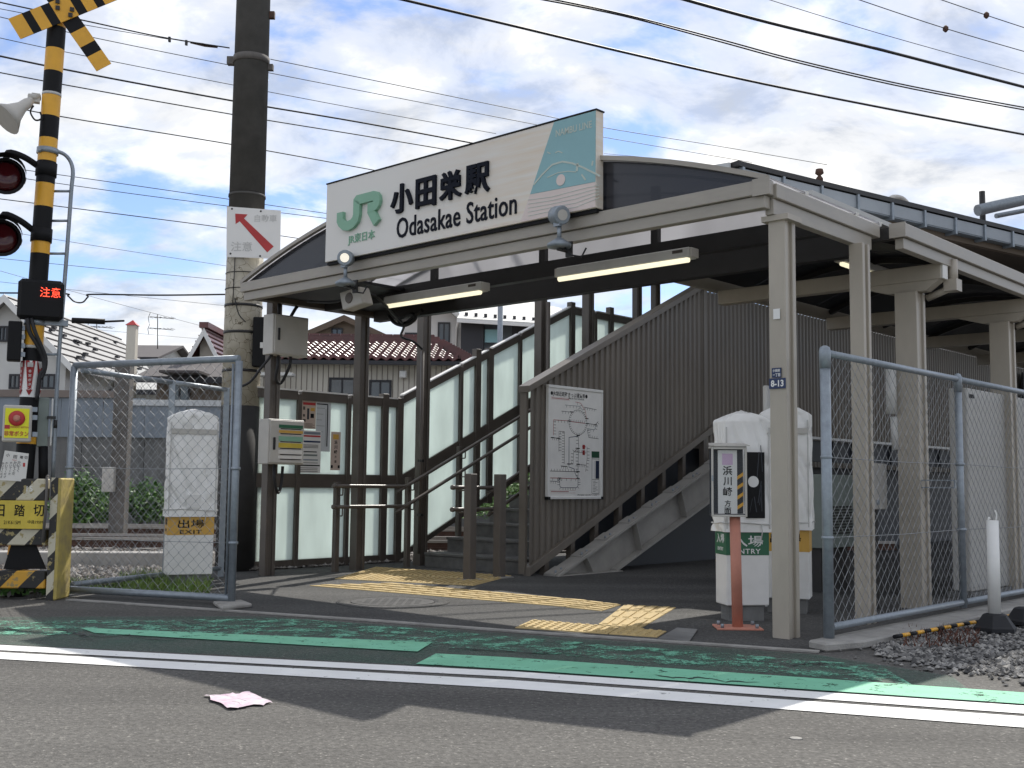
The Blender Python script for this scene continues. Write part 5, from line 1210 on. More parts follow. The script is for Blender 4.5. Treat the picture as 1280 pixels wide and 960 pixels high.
# warning text display
cx_ = cp(51, 374, .14); mb = MB(); mb.box(cx_-Vector((.185, .0, .175)), cx_+Vector((.185, .12, .175))); o = mb.build('display_box', 'black', t, bevel=.03)
mb = MB(); text(mb, '注意', cp(63, 365.5, .146), (1, 0, 0), (0, -1, 0), .165, .085, .002, bold=-.005); mb.build('display_text', 'led_red', t)
q = cp(42, 403); MB().tube([axis(q.z-.03), axis(q.z+.03)], .09, 20).box(q+Vector((0, -.05, -.02)), q+Vector((.28, .02, .03))).build('display_bracket', 'galv', t)
MB().tube(smooth([cp(34, 398, .12), cp(37, 415, .13), cp(46, 430, .12), cp(54, 447, .10), cp(55, 462, .10), cp(50, 470, .09), cp(46, 500, .09)], 4), .019, 8).tube(smooth([cp(39, 398, .12), cp(44, 415, .14), cp(51, 431, .13), cp(57, 447, .11), cp(56, 462, .10), cp(51, 474, .09)], 4), .017, 8).build('display_cable', 'wire', t)
mb = MB(); q = cp(19, 427, .03); mb.box(q-Vector((.06, .08, .17)), q+Vector((.05, .08, .17))); mb.build('relay_case', 'black', t, bevel=.008)
mb = MB()
for k in range(4): p = cp(25, 410+k*11, .07); mb.box(p-Vector((.03, .02, .02)), p+Vector((.04, .02, .02)))
mb.build('relay_bracket', 'galv', t)
# arrow sticker round the mast
za, zb = cp(38, 452).z, cp(38, 497).z
MB().tube([axis(za), axis(zb)], .0812, 28, caps=False).build('sticker', 'white_paint', t)
mb = MB(); tx = MB(); rr = .0885
for dth in (-1.15, -.12, .95):
    th = -math.pi/2+dth; c = axis((za+zb)/2)
    def sp(dx_, z): an = th+dx_/rr; return Vector((c.x+rr*math.cos(an), c.y+rr*math.sin(an), z))
    for j in range(6):
        f0, f1 = j/6, (j+1)/6; w0, w1 = .040*(1-.72*f0), .040*(1-.72*f1); z0_, z1_ = za-(za-zb)*.86*f0, za-(za-zb)*.86*f1
        mb.add([sp(-w0, z0_), sp(w0, z0_), sp(w1, z1_), sp(-w1, z1_)], [(0, 3, 2, 1), (0, 1, 2, 3)])
    z0_ = za-(za-zb)*.80; mb.add([sp(-.028, z0_), sp(.028, z0_), sp(0, zb+.012)], [(0, 1, 2), (2, 1, 0)])
    rr += .001; nr = Vector((math.cos(th), math.sin(th), 0)); rt = Vector((-math.sin(th), math.cos(th), 0))
    for j, ch in enumerate('非常ボタン'): text(tx, ch, Vector((c.x, c.y, za-.092-j*.038))+nr*rr, rt, nr, None, .026, 0, bold=0)
    tx.add([Vector((c.x, c.y, 0))+nr*rr+rt*dx_+EZ*(za+dz_) for dx_, dz_ in ((-.024, -.015), (.024, -.015), (.024, -.055), (-.024, -.055))], [(0, 3, 2, 1), (0, 1, 2, 3)])
    rr -= .001
mb.build('sticker_arrow', 'arrow_red', t); tx.build('sticker_print', 'white_paint', t)
# ---- emergency button, cabinet, notice
def cthing(name, label, cat, px, py, d): c = cp(px, py, d); return thing(name, label, cat, PB+ex*c.x+ey*c.y+EZ*c.z, rz, c)
t = cthing('emergency_button', 'bright yellow emergency button box with round red button on the crossing mast', 'emergency button', 20, 530, .16)
a, b = cp(2, 552, .16), cp(41, 507, .16); MB().box(a, b+Vector((0, .09, 0))).build('case', 'grey_box', t, bevel=.012)
a, b = cp(5, 547, .163), cp(37, 511, .163); MB().box(a+Vector((0, -.004, 0)), b+Vector((0, .0, 0))).build('sign_face', 'yellow_sign', t)
c = cp(21, 523, .168); MB().lathe([(.066, 0), (.062, .012), (.035, .016)], c, 24, axis='Y').build('button_ring', 'arrow_red', t); MB().lathe([(.03, .016), (.026, .026), (0, .03)], c, 20, axis='Y').build('button', 'salmon', t)
mb = MB(); text(mb, '非常ボタン', cp(20.5, 542, .169), (1, 0, 0), (0, -1, 0), .19, .045, .001, bold=.015); mb.build('lettering', 'arrow_red', t); mb = MB(); text(mb, 'EMERGENCY BUTTON', cp(24, 534, .169), (1, 0, 0), (0, -1, 0), .15, .014, .001); mb.build('small_lettering', 'arrow_red', t); mb = MB(); c = cp(9, 533.5, .169); mb.box(c-Vector((.02, .001, .016)), c+Vector((.02, 0, .016))); mb.build('print_block', 'arrow_red', t)
mb = MB()
for px, py in ((42, 512), (42, 522), (42, 543)): c = cp(px, py, .12); mb.box(c-Vector((.01, .03, .02)), c+Vector((.03, .02, .02)))
mb.build('hinge', 'galv', t)
t = cthing('control_cabinet', 'grey green metal control cabinet behind the yellow emergency button', 'cabinet', 55, 528, .0)
a, b = cp(45, 558, .03), cp(62, 497, .03); MB().box(a, b+Vector((0, .16, 0))).build('case', 'green_grey', t, bevel=.006)
a, b = cp(62.3, 557, .03), cp(67, 498, .03); MB().box(a, b+Vector((0, .155, 0))).build('door', 'grey_light', t, bevel=.004)
c = cp(65, 522, .05); MB().box(c-Vector((.04, .02, .012)), c+Vector((.03, .02, .012))).tube([c+Vector((.03, 0, -.02)), c+Vector((.03, 0, -.09))], .016, 8).build('hasp', 'dark_steel', t)
MB().tube([cp(54, 558), cp(54, 610)], .04, 12).build('conduit', 'black', t)
t = cthing('notice_card', 'tilted white notice card with black writing tied above the striped barrier', 'notice', 18, 582, .35)
q = [cp(6, 563, .35), cp(36, 567, .35), cp(32, 602, .35), cp(-2, 600, .35)]; MB().para(q, (0, .006, 0)).build('card', 'paper', t)
rgt = (q[1]-q[0]).normalized(); upv = (q[0]-q[3]).normalized(); nf = Vector((0, -1, 0))
mb = MB()
for ch, px, py, s in (('小', 10, 569, .028), ('田', 19, 571, .028), ('踏', 27, 571.5, .024), ('切', 32.5, 572, .024)): text(mb, ch, cp(px, py, .3515), rgt, nf, None, s, 0, bold=.012, up=upv)
for k, (x, n_) in enumerate(((24, 4), (19, 5), (14, 5), (8.5, 6), (4, 6))):
    for j in range(n_): text(mb, 'かいてください'[j], cp(x-.5*j, 578+j*3.4+k*.3, .3515), rgt, nf, None, .018 if k > 1 else .022, 0, bold=.01, up=upv)
mb.build('lettering', 'black', t)
mb = MB(); c = cp(30, 581, .3515); mb.box(c-Vector((.008, .0005, .016)), c+Vector((.008, 0, .016))); text(mb, 'No.6', cp(18, 575, .3515), rgt, nf, None, .012, 0, up=upv); mb.build('red_print', 'arrow_red', t)
# ---- striped barrier
YB = 9.30
def bq(px, py, y=YB): return at(px, py, y)
base = bq(74, 752); base.z = 0
t = wthing('striped_barrier', 'worn yellow and black striped concrete barrier with crossing name plate', 'barrier', base)
zt_ = bq(70, 598).z
def slab(name, xa, xb, ya, yb, m, dy=0.0, dep=.10): 
    a, b = bq(xa, yb), bq(xb, ya); return MB().box((a.x, YB+dy, a.z), (b.x, YB+dy+dep, b.z)).build(name, m, t, bevel=.008)
slab('top_board', -150, 56.5, 598.5, 624, 'hazard', .01); slab('middle_board', -150, 56.5, 661, 680, 'hazard', .01); slab('low_board', -150, 56, 714, 734, 'hazard_low', .01, .14)
a, b = bq(57, 752), bq(73, 597); MB().box((a.x, YB, 0), (b.x, YB+.004, b.z)).build('post_face', 'hazard', t)
MB().box((a.x, YB+.0045, 0), (b.x+.022, YB+.30, b.z-.003)).build('post', 'barrier_yellow', t, bevel=.012)
for px in (-75,): a2, b2 = bq(px, 752), bq(px+16, 597); MB().box((a2.x, YB, 0), (b2.x, YB+.30, b2.z)).build('post', 'barrier_yellow', t, bevel=.012)
a, b = bq(-60, 660), bq(57, 626); MB().box((a.x, YB-.02, a.z), (b.x, YB-.012, b.z)).build('name_plate', 'plate_yellow', t, bevel=.002)
MB().box((a.x, YB-.0115, a.z+.02), (b.x-.03, YB+.08, b.z-.02)).build('plate_backing', 'barrier_yellow', t)
mb = MB()
for ch, px in (('小', -27), ('田', -1), ('踏', 24.5), ('切', 48.5)): text(MB(), ch, bq(px, 638, YB-.021), (1, 0, 0), (0, -1, 0), .088, .098, .001, bold=.012).build('lettering', 'black', t)
mb = MB(); text(mb, '21K615M', bq(15, 653, YB-.021), (1, 0, 0), (0, -1, 0), .138, .03, .001); mb.build('small_lettering', 'black', t); mb = MB(); text(mb, '中員195M', bq(44, 652.5, YB-.021), (1, 0, 0), (0, -1, 0), .125, .03, .001); mb.build('small_lettering', 'black', t)
mb = MB(); text(mb, '15', bq(37, 611, YB+.009), (1, 0, 0), (0, -1, 0), .05, .045, .001); mb.build('painted_number', 'white_paint', t)
MB().tube([bq(59, 596, YB-.03), bq(57, 640, YB-.035), bq(53, 678, YB-.03)], .012, 8).tube([bq(59, 596, YB-.03), bq(60, 595, YB+.15)], .012, 8).build('tie_strap', 'wood_grey', t)
for k, (xa, xb, xc, xd) in enumerate(((-8, 8, 40, 54),)):
    q = [bq(0, 712), bq(10, 681), bq(40, 681), bq(53, 712)]; MB().para([(p.x, YB+.06, p.z) for p in q], (0, .02, 0)).build('gap_plate', 'black', t)

# ================================================================== utility pole
UP0 = Vector((-3.08, 12.6, 0))
t = wthing('utility_pole', 'thick concrete utility pole with cracked cream lower part and dark upper part', 'utility pole', UP0)
def ur(z): return .216-.0033*z
def uz(py): return (600.5-py)/1390.5*12.6*1.004+1
def ring(za, zb, m, name, dr=0.0, n=32): MB().tube([UP0+EZ*za, UP0+EZ*zb], [ur(za)+dr, ur(zb)+dr], n).build(name, m, t)
ring(0, uz(508), 'sleeve', 'rubber_sleeve', .006); ring(uz(508)+.001, uz(262), 'cream_pole', 'painted_section', .003); ring(uz(262)+.001, 11.5, 'pole_dark', 'shaft')
for py, h in ((384, .03), (418, .03), (466, .03), (342, .008), (362, .008), (243, .03)): ring(uz(py), uz(py)+h, 'dark_steel' if py > 300 else 'pole_dark', 'steel_band', .009)
z = uz(64); MB().tube([UP0+EZ*(z-.04), UP0+EZ*(z+.04)], ur(z)+.012, 32).box(UP0+Vector((-ur(z)-.08, -.05, z-.05)), UP0+Vector((-ur(z), .03, z+.04))).box(UP0+Vector((ur(z), -.03, z-.11)), UP0+Vector((ur(z)+.06, .03, z-.04))).build('clamp', 'wood_grey', t)
z = uz(4); MB().box(UP0+Vector((ur(z), -.03, z-.03)), UP0+Vector((ur(z)+.06, .03, z+.05))).build('cable_clip', 'rust', t)
za, zb = uz(460), uz(398); MB().box(UP0+Vector((.16, -.20, za)), UP0+Vector((.33, -.05, zb))).build('relay_box', 'black', t, bevel=.01)
MB().box(UP0+Vector((.25, -.21, uz(437))), UP0+Vector((.30, -.201, uz(430)))).build('box_label', 'white_paint', t)
MB().tube(smooth([UP0+Vector((-.05, -.215, uz(375))), UP0+Vector((.0, -.22, uz(395))), UP0+Vector((.08, -.21, uz(405)))], 3), .006, 6).tube([UP0+Vector((-.06, -.22, uz(322))), UP0+Vector((-.07, -.22, uz(385)))], .006, 6).build('pole_wire', 'dark_steel', t)
# arrow sign plate
YA = 12.36
a, b = at(283.5, 258, YA), at(351, 263, YA); c, d_ = at(350, 323.5, YA), at(283, 321, YA)
t = wthing('arrow_sign', 'white plate with a red arrow pointing up and left on the utility pole', 'sign', Vector((UP0.x, YA, d_.z)))
MB().para([a, b, c, d_], (0, .012, 0)).build('plate', 'white_board', t)
q = [(294, 267), (309.5, 268), (305, 273), (342, 308), (334, 315.5), (299.5, 276.5), (294.5, 280)]
MB().para([at(x, y, YA-.003) for x, y in q], (0, .0025, 0)).build('arrow', 'arrow_red', t)
mb = MB(); text(mb, '注意', at(302, 308, YA-.002), (1, 0, 0), (0, -1, 0), .24, .11, .0005, bold=.01); mb.build('faded_lettering', 'dirty_white', t); mb = MB(); text(mb, '自動車', at(332, 273, YA-.002), (1, 0, 0), (0, -1, 0), .25, .085, .0005, bold=.01); mb.build('faded_lettering', 'dirty_white', t)
mb = MB()
for x, y in ((290, 261), (326, 264), (288, 317), (325, 320)): mb.lathe([(.012, 0), (.008, .006)], at(x, y, YA-.001), 8, axis='Y')
mb.build('screw', 'dark_steel', t)

# ================================================================== overhead wires (level lines, found from their height)
def wire(pts, h, r, label, m='wire', sag=None, extra=None):
    q = [G(x, y, h) for x, y in pts]; mb = MB(); q2 = smooth(q, 6) if len(q) > 2 else q
    mb.tube(q2, r, 5, caps=False)
    o = solo(mb, 'overhead_wire', m, label, 'wire', q[0], off=q[0]); return q2
wire([(-60, -10), (0, 3), (102, 25), (200, 46), (287, 60)], 5.87, .008, 'taut span wire ending at the clamp left of the pole', 'wire')
wire([(-60, 0), (0, 11), (105, 31), (210, 49)], 5.80, .004, 'thin stay wire joining the span wire before the pole clamp', 'wire')
wire([(338, 74), (640, 136), (752, 159), (900, 183), (1034, 206)], 5.87, .005, 'thin wire from the pole clamp to the insulator on the platform roof')
wire([(-60, 7), (79, 39), (290, 82), (640, 150), (752, 171), (940, 203)], 6.2, .005, 'thin wire passing behind the pole just under the clamp')
wire([(-60, 34), (77, 64), (290, 106), (480, 142), (620, 167)], 6.3, .005, 'thin wire passing behind the pole in the second gap under the clamp')
wire([(-60, 57), (76, 86), (290, 126), (450, 153), (602, 181)], 6.6, .014, 'thick dark cable passing behind the pole towards the station board')
wire([(-60, 79), (75, 105), (290, 143), (450, 169), (570, 189)], 6.4, .009, 'medium cable just below the thick dark cable behind the pole')
wire([(-60, 118), (72, 145), (286, 180), (480, 215)], 6.2, .009, 'cable reaching the upper left corner of the station board')
wire([(-60, 200), (92, 221), (217, 239), (416, 268)], 5.6, .006, 'upper of two close thin wires meeting the left edge of the station board')
wire([(-60, 210), (92, 232), (217, 249), (416, 274)], 5.6, .006, 'lower of two close thin wires meeting the left edge of the station board')
wire([(-60, 241), (160, 269), (290, 286), (400, 302)], 5.4, .008, 'dark wire passing just under the arrow sign plate')
wire([(755, 192), (800, 196), (852, 201)], 6.3, .004, 'faint short wire above the curved canopy roof')
wire([(480, -6), (640, 32), (800, 70), (955, 105), (1120, 138), (1300, 172)], 7.2, .020, 'lowest thick black cable crossing the sky right of the board')
wire([(670, -5), (780, 18), (900, 49), (1000, 76), (1140, 108), (1300, 138)], 7.6, .013, 'upper strand of the twin cable above the canopy')
wire([(665, -3), (780, 20), (900, 52), (1000, 79), (1140, 111), (1300, 141)], 7.6, .013, 'lower strand of the twin cable above the canopy')
q = wire([(840, -5), (960, 28), (1100, 62), (1200, 88), (1300, 114)], 8.0, .026, 'thick lashed cable above the twin cable')
wire([(950, -4), (1100, 42), (1300, 98)], 8.4, .006, 'thin bare wire above the lashed cable')
wire([(1060, -5), (1180, 35), (1300, 70)], 8.8, .008, 'second thin bare wire in the sky corner, with a small knob')
wire([(1160, -6), (1233, 19), (1300, 41)], 9.2, .008, 'highest thin wire in the sky corner')
wire([(-30, 366), (76, 367), (85, 370), (93, 377), (103, 378), (110, 371), (116, 368), (200, 369), (285, 368)], 4.0, .014, 'contact wire with a small dip behind the climbing rail')
for i, (ya, yb) in enumerate(((283, 335), (320, 352), (349, 384), (330, 420), (398, 428))):
    wire([(-30, ya), (130, ya+(yb-ya)*.5), (300, yb)], 5.5, .006 if i % 2 else .005, ['faint thin wire sloping low over the roofs', 'pale thin wire level with the warning display', 'thin wire sloping behind the warning display', 'thin wire running down towards the red gable', 'lowest thin wire grazing the house roofs'][i], 'wire_grey')
mb = MB(); mb.tube([G(90, 400.5, 4.0), G(131, 402, 4.0)], .055, 10); mb.tube([G(131, 402, 4.0), G(155, 401, 4.0)], .02, 8); solo(mb, 'wire_insulator', 'black', 'dark bar insulator hanging in the sky above the house roofs', 'insulator', G(110, 401, 4.0))
c = G(240, 50, 5.86); t = wthing('wire_tensioner', 'turnbuckle and clips on the span wire beside the pole', 'tensioner', c)
for x in (212, 233): q = G(x, 48.5+(x-212)*.2, 5.86); MB().box(q-Vector((.012, .015, .035)), q+Vector((.012, .015, .02))).build('clip', 'dark_steel', t)
MB().tube([G(238, 53, 5.87), G(254, 56, 5.87), G(256, 56.5, 5.87), G(272, 59, 5.87)], [.012, .02, .02, .012], 8).build('turnbuckle', 'rust', t)
for x, y, h in ((1182, 36, 8.8), (1233, 19, 9.2)): c = G(x, y, h); mb = MB(); mb.lathe([(.015, -.06), (.05, -.02), (.05, .02), (.015, .06)], c, 8); solo(mb, 'line_insulator', 'rust', 'small knob insulator on the %s bare wire' % ('second' if x < 1200 else 'highest'), 'insulator', c)

# ================================================================== beyond the tracks
def window(th, px0, py0, px1, py1, Y, bars=1, m='window_glass'):
    a, b = at(px0, py1, Y), at(px1, py0, Y)
    mb = MB(); w_ = .05; mb.box((a.x-w_, Y-.06, a.z-w_), (b.x+w_, Y-.02, a.z)); mb.box((a.x-w_, Y-.06, b.z), (b.x+w_, Y-.02, b.z+w_)); mb.box((a.x-w_, Y-.06, a.z+.001), (a.x, Y-.02, b.z-.001)); mb.box((b.x, Y-.06, a.z+.001), (b.x+w_, Y-.02, b.z-.001))
    for k in range(bars): x = a.x+(b.x-a.x)*(k+1)/(bars+1); mb.box((x-.02, Y-.055, a.z+.001), (x+.02, Y-.02, b.z-.001))
    fr = mb.build('window', 'house_dark', th); MB().box((a.x, Y-.03, a.z), (b.x, Y-.022, b.z)).build('pane', m, sub(fr, th))
def gabled(name, label, x0, x1, y0, y1, ze, zr, axis_, wall, roof, over=.35, ribs=0, ribm=None, fascia='white_paint'):
    t = wthing(name, label, 'house', ((x0+x1)/2, y0, 0))
    MB().box((x0, y0, 0), (x1, y1, ze)).build('wall', wall, t)
    th = .10
    if axis_ == 'y':
        xm = (x0+x1)/2; sl = (zr-ze)/(xm-x0)
        MB().para([(x0, y0, ze+.001), (x1, y0, ze+.001), (xm, y0, zr-.02)], (0, y1-y0, 0)).build('gable_wall', wall, t)
        for s in (-1, 1):
            e = x0-over if s < 0 else x1+over; ez = ze-over*sl
            rf = MB().para([(xm, y0-over, zr), (e, y0-over, ez), (e, y1+over, ez), (xm, y1+over, zr)], (0, 0, th)).build('roof', roof, t)
            MB().para([(xm, y0-over-.02, zr-.12), (e, y0-over-.02, ez-.12), (e, y0-over-.02, ez+.10), (xm, y0-over-.02, zr+.10)], (0, .018, 0)).build('barge_board', fascia, sub(rf, t))
            for k in range(ribs):
                f = (k+.5)/ribs; x = xm+(e-xm)*f; z = zr+(ez-zr)*f+th; MB().beam((x, y0-over, z+.012), (x, y1+over, z+.012), .05, .03).build('roof_rib', ribm or roof, sub(rf, t))
    else:
        ym = (y0+y1)/2; sl = (zr-ze)/(ym-y0)
        for x in (x0, x1-.1): MB().para([(x, y0, ze+.001), (x, y1, ze+.001), (x, ym, zr-.02)], (.1, 0, 0)).build('gable_wall', wall, t)
        for s in (-1, 1):
            e = y0-over if s < 0 else y1+over; ez = ze-over*sl
            MB().para([(x0-over, ym, zr), (x1+over, ym, zr), (x1+over, e, ez), (x0-over, e, ez)], (0, 0, th)).build('roof', roof, t)
        MB().box((x0-over, y0-over-.06, ze-over*sl-.06), (x1+over, y0-over-.01, ze-over*sl+.08)).build('gutter', 'house_dark', t)
    return t
# white house with the ribbed grey roof, beyond the mast
Y = 30.0; ap = at(5, 372, Y); er = at(92, 458, Y); xm = ap.x; hw = er.x-xm-.35
t = gabled('ribbed_roof_house', 'white house with large ribbed grey roof behind the crossing mast', xm-hw, xm+hw, Y+.35, 38.5, er.z+.25, ap.z, 'y', 'house_white', 'roof_grey', .35, 9, 'roof_dark')
window(t, 1, 410, 9, 425, Y+.35); window(t, 54, 470, 68, 484, Y+.35); window(t, 14, 470, 24, 484, Y+.35)
rg = random.Random(4)
for k in range(22): f = rg.random(); yy = rg.uniform(30.3, 38); x = xm+(er.x-xm)*f; z = ap.z+(er.z-ap.z)*f+.11; MB().box((x-.05, yy-.10, z), (x+.05, yy+.10, z+.06)).build('snow_guard', 'house_dark', t)
t = gabled('shed_house', 'low pale roofed house at the end of the metal fence', at(100, 480, 34).x, at(200, 480, 34).x, 34, 38, at(140, 487, 34).z, at(140, 466, 36).z, 'x', 'house_white', 'roof_pale', .3)
t = gabled('dark_roof_house', 'distant house with low dark roof beside the red capped marker', at(120, 440, 46).x, at(190, 440, 46).x, 46, 52, at(160, 447, 46).z, at(160, 434, 49).z, 'x', 'house_white', 'roof_dark', .4)
# brown house with red gable left of the pole
Y = 29.0; ap = at(255, 414, Y); el = at(236, 446, Y); xm = ap.x; hw = xm-el.x
t = gabled('red_gable_house', 'small house with red tiled gable beside the cream utility pole', xm-hw+.2, xm+hw-.2, Y+.3, 34, el.z+.35, ap.z, 'y', 'house_cream', 'tile_red', .3, 6, 'tile_red')
MB().box((xm-.12, Y-.05, ap.z+.09), (xm+.12, 34, ap.z+.24)).build('ridge', 'tile_red', t)
t = gabled('brown_house', 'brown walled low house with dark awning behind the mesh gate', at(196, 480, 27).x, at(292, 480, 27).x, 27, 31, at(240, 472, 27).z, at(240, 455, 29).z, 'x', 'house_brown', 'roof_dark', .4)
window(t, 214, 478, 236, 500, 27, 1)
MB().box((at(200, 470, 26).x, 25.9, at(200, 466, 26).z), (at(250, 470, 26).x, 27, at(200, 463, 26).z)).build('awning', 'roof_dark', t)
# long red tiled house
Y0 = 26.0; xa, xb = at(290, 450, Y0).x, at(585, 450, Y0).x; ze = at(430, 449, Y0-.3).z; ym = Y0+2.6; zr = at(430, 428, ym).z
t = wthing('red_tiled_house', 'low cream house with long red glazed tile roof behind the frosted fence', 'house', ((xa+xb)/2, Y0, 0))
MB().box((xa+.2, Y0, 0), (xb-.2, Y0+5, ze-.05)).build('wall', 'house_cream', t)
mb = MB()
for k in range(40): x = xa+.25+k*(xb-xa-.5)/40; mb.box((x, Y0-.012, .5), (x+.015, Y0-.001, ze-.1))
mb.build('wall_batten', 'brown_cap', t)
rf = MB().para([(xa, Y0-.35, ze-.03), (xb, Y0-.35, ze-.03), (xb-.9, ym, zr-.03), (xa, ym, zr-.03)], (0, 0, -.06)).build('roof', 'roof_dark', t)
MB().para([(xa, Y0+5.3, ze-.03), (xb, Y0+5.3, ze-.03), (xb-.9, ym, zr-.03), (xa, ym, zr-.03)], (0, 0, -.06)).build('roof', 'tile_red', t)
MB().para([(xb, Y0-.35, ze-.03), (xb-.9, ym, zr-.03), (xb, Y0+5.3, ze-.03)], (0, 0, -.06)).build('roof', 'tile_red', t)
sl = math.atan2(zr-ze, ym-Y0+.35); SL = math.hypot(zr-ze, ym-Y0+.35); nr_, nc = 9, 25
tw, tl = (xb-xa)/nc, SL/nr_
tm = MB(); k = 7; vs = []
for j, (yy, dz) in enumerate(((0, .045), (tl*1.12, .0))):
    for i in range(k+1): f = i/k; vs.append((f*tw*1.02, yy, dz+.035*math.cos(f*2*math.pi)*.9+.03))
for i in range(k+1): f = i/k; vs.append((f*tw*1.02, 0, .035*math.cos(f*2*math.pi)*.9-.005))
tm.add(vs, [(i, i+1, k+2+i, k+1+i) for i in range(k)]+[(2*k+2+i, 2*k+3+i, i+1, i) for i in range(k)], 0, True)
me = tm.build('roof_tile', 'tile_red'); msh = me.data; bpy.data.objects.remove(me)
for r_ in range(nr_):
    for c_ in range(nc):
        x = xa+c_*tw; y = Y0-.38+r_*tl*math.cos(sl); z = ze+r_*tl*math.sin(sl)
        if x+tw > xb-.9*(r_+.6)/nr_: continue
        o = child(t, msh, 'roof_tile', (x, y, z), (sl, 0, 0)); o.parent = rf; o.location = Vector((x, y, z))-t.off
mb = MB(); mb.box((xa, ym-.12, zr), (xb-.85, ym+.12, zr+.16)); 
for k in range(int((xb-.85-xa)/.27)): x = xa+k*.27; mb.box((x, ym-.13, zr+.16), (x+.25, ym+.13, zr+.21))
mb.build('ridge', 'tile_red', t)
mb = MB()
for k in range(12): f = k/12; p = Vector((xb, Y0-.35, ze)).lerp(Vector((xb-.9, ym, zr)), f); mb.box(p-Vector((.14, .12, .02)), p+Vector((.14, .14, .12)))
mb.build('hip_ridge', 'tile_red', t)
MB().box((xa, Y0-.46, ze-.13), (xb, Y0-.36, ze-.04)).build('gutter', 'house_dark', t)
window(t, 414, 475, 442, 492, Y0, 1); window(t, 464, 478, 487, 500, Y0, 1)
a = at(500, 473, Y0); b = at(509, 464, Y0); MB().box((a.x, Y0-.2, a.z), (b.x, Y0-.013, b.z)).build('vent_hood', 'white_paint', t, bevel=.02)
MB().box((xa+.3, Y0-.9, ze-.45), (at(375, 450, Y0).x, Y0-.47, ze-.38)).build('lean_to', 'roof_pale', t)
# brown gable and the white two-storey house behind
Y = 40.0; ap = at(430, 397, Y); er = at(446, 420, Y); el = at(376, 419, Y)
t = gabled('brown_gable_house', 'brown house with wide dark gable above the red tiled roof', el.x+.3, ap.x+(ap.x-el.x)-.3, Y+.3, 48, el.z+.1, ap.z, 'y', 'house_brown', 'roof_dark', .3, fascia='trim_brown')
window(t, 416, 412, 427, 419, Y+.3)
Y = 36.0; t = wthing('two_storey_house', 'pale two-storey house with dark cladding and light hipped roof behind the parapet', 'house', (at(560, 450, Y).x, Y, 0))
zt1 = at(540, 398, Y).z
MB().box((at(503, 400, Y).x, Y, 0), (at(577, 400, Y).x, 44, zt1)).build('wall', 'house_grey', t)
xl, xr_, xc = at(500, 400, Y).x, at(577, 400, Y).x, at(556, 385, Y).x
MB().para([(xl, Y, zt1+.001), (xr_, Y, zt1+.001), (at(572, 388, Y).x, Y, at(570, 387, Y).z), (at(545, 383, Y).x, Y, at(545, 385, Y).z)], (0, 7, 0)).build('gable_wall', 'house_grey', t)
MB().box((at(577, 405, Y).x+.001, Y-.4, 0), (at(605, 405, Y).x, Y+6, at(590, 402, Y).z)).build('clad_wall', 'house_dark', t)
MB().box((at(605.3, 405, Y).x, Y+.2, 0), (at(640, 405, Y).x, Y+6, at(640, 404, Y).z)).build('recess_wall', 'blue_sheet', t)
MB().box((at(640, 405, Y).x+.001, Y-.2, 0), (at(730, 405, Y).x, Y+6, at(640, 404, Y).z)).build('clad_wall', 'house_dark', t)
mb = MB(); mb.para([at(571, 402, Y-.8), at(735, 412, Y-.8), at(700, 389, Y+4), at(595, 368, Y+4)], (0, 0, .12)); rf = mb.build('roof', 'roof_pale', t)
MB().para([at(571, 403, Y-.82), at(735, 413, Y-.82), at(735, 409, Y-.82), at(571, 399, Y-.82)], (0, -.05, 0)).build('eave_board', 'white_paint', sub(rf, t))
for k in range(12): p = at(583+k*12, 396+k*.9, Y-.2); MB().box(p+Vector((-.05, -.05, .04)), p+Vector((.05, .05, .14))).build('snow_guard', 'house_dark', t)
MB().para([at(505, 396, Y-.5), at(548, 378, Y-.5), at(572, 397, Y-.5), at(572, 393, Y-.5), at(548, 374, Y-.5), at(505, 392, Y-.5)], (0, 6, 0)).build('front_roof', 'roof_pale', t)
window(t, 549, 405, 561, 429, Y, 1); window(t, 508, 418, 522, 428, Y, 1)
a, b = at(606, 428, Y-.3), at(625, 412, Y-.3); MB().box((a.x, Y-.3, a.z), (b.x, Y-.27, b.z)).build('balcony_glass', 'teal', t)
MB().tube([at(573, 402, Y-.5), at(571, 410, Y-.1), at(568, 470, Y-.1)], .05, 8).build('downpipe', 'white_paint', t)
c = at(625, 420, 31); mb = MB(); mb.tube([(c.x, 31, 0), (c.x, 31, 7.6)], .075, 10); solo(mb, 'steel_pole', 'galv', 'slim grey steel pole in front of the two-storey house', 'pole', (c.x, 31, 0))
# ---- fence wall along the far side of the tracks
YW = 24.0
t = wthing('boundary_wall', 'old stained concrete wall topped with blue grey metal sheets beyond the tracks', 'wall', (-9, YW, 0))
xs = [-16+k*1.35 for k in range(13)]
for k, x in enumerate(xs): MB().box((x, YW, 0), (x+1.335, YW+.12, at(60, 545, YW).z+.04*(k % 2))).build('wall_panel', 'concrete_dark', t)
z1_, z2_ = at(60, 543, YW).z, at(60, 497, YW).z
for k in range(17):
    x = -16+k*.9
    if x > at(150, 500, YW).x: z2 = at(200, 508, YW).z
    else: z2 = z2_
    MB().box((x, YW-.05-.015*(k % 2), z1_-.05), (x+.885, YW-.02, z2)).build('metal_sheet', 'blue_sheet', t)
MB().box((-16, YW-.12, z2_+.002), (at(148, 495, YW).x, YW+.15, at(60, 488, YW).z)).build('cap_board', 'brown_cap', t)
MB().box((at(163, 500, YW).x, YW-.1, at(200, 507.5, YW).z), (-3.9, YW+.6, at(200, 500, YW).z)).build('white_ledge', 'pale_sheet', t)
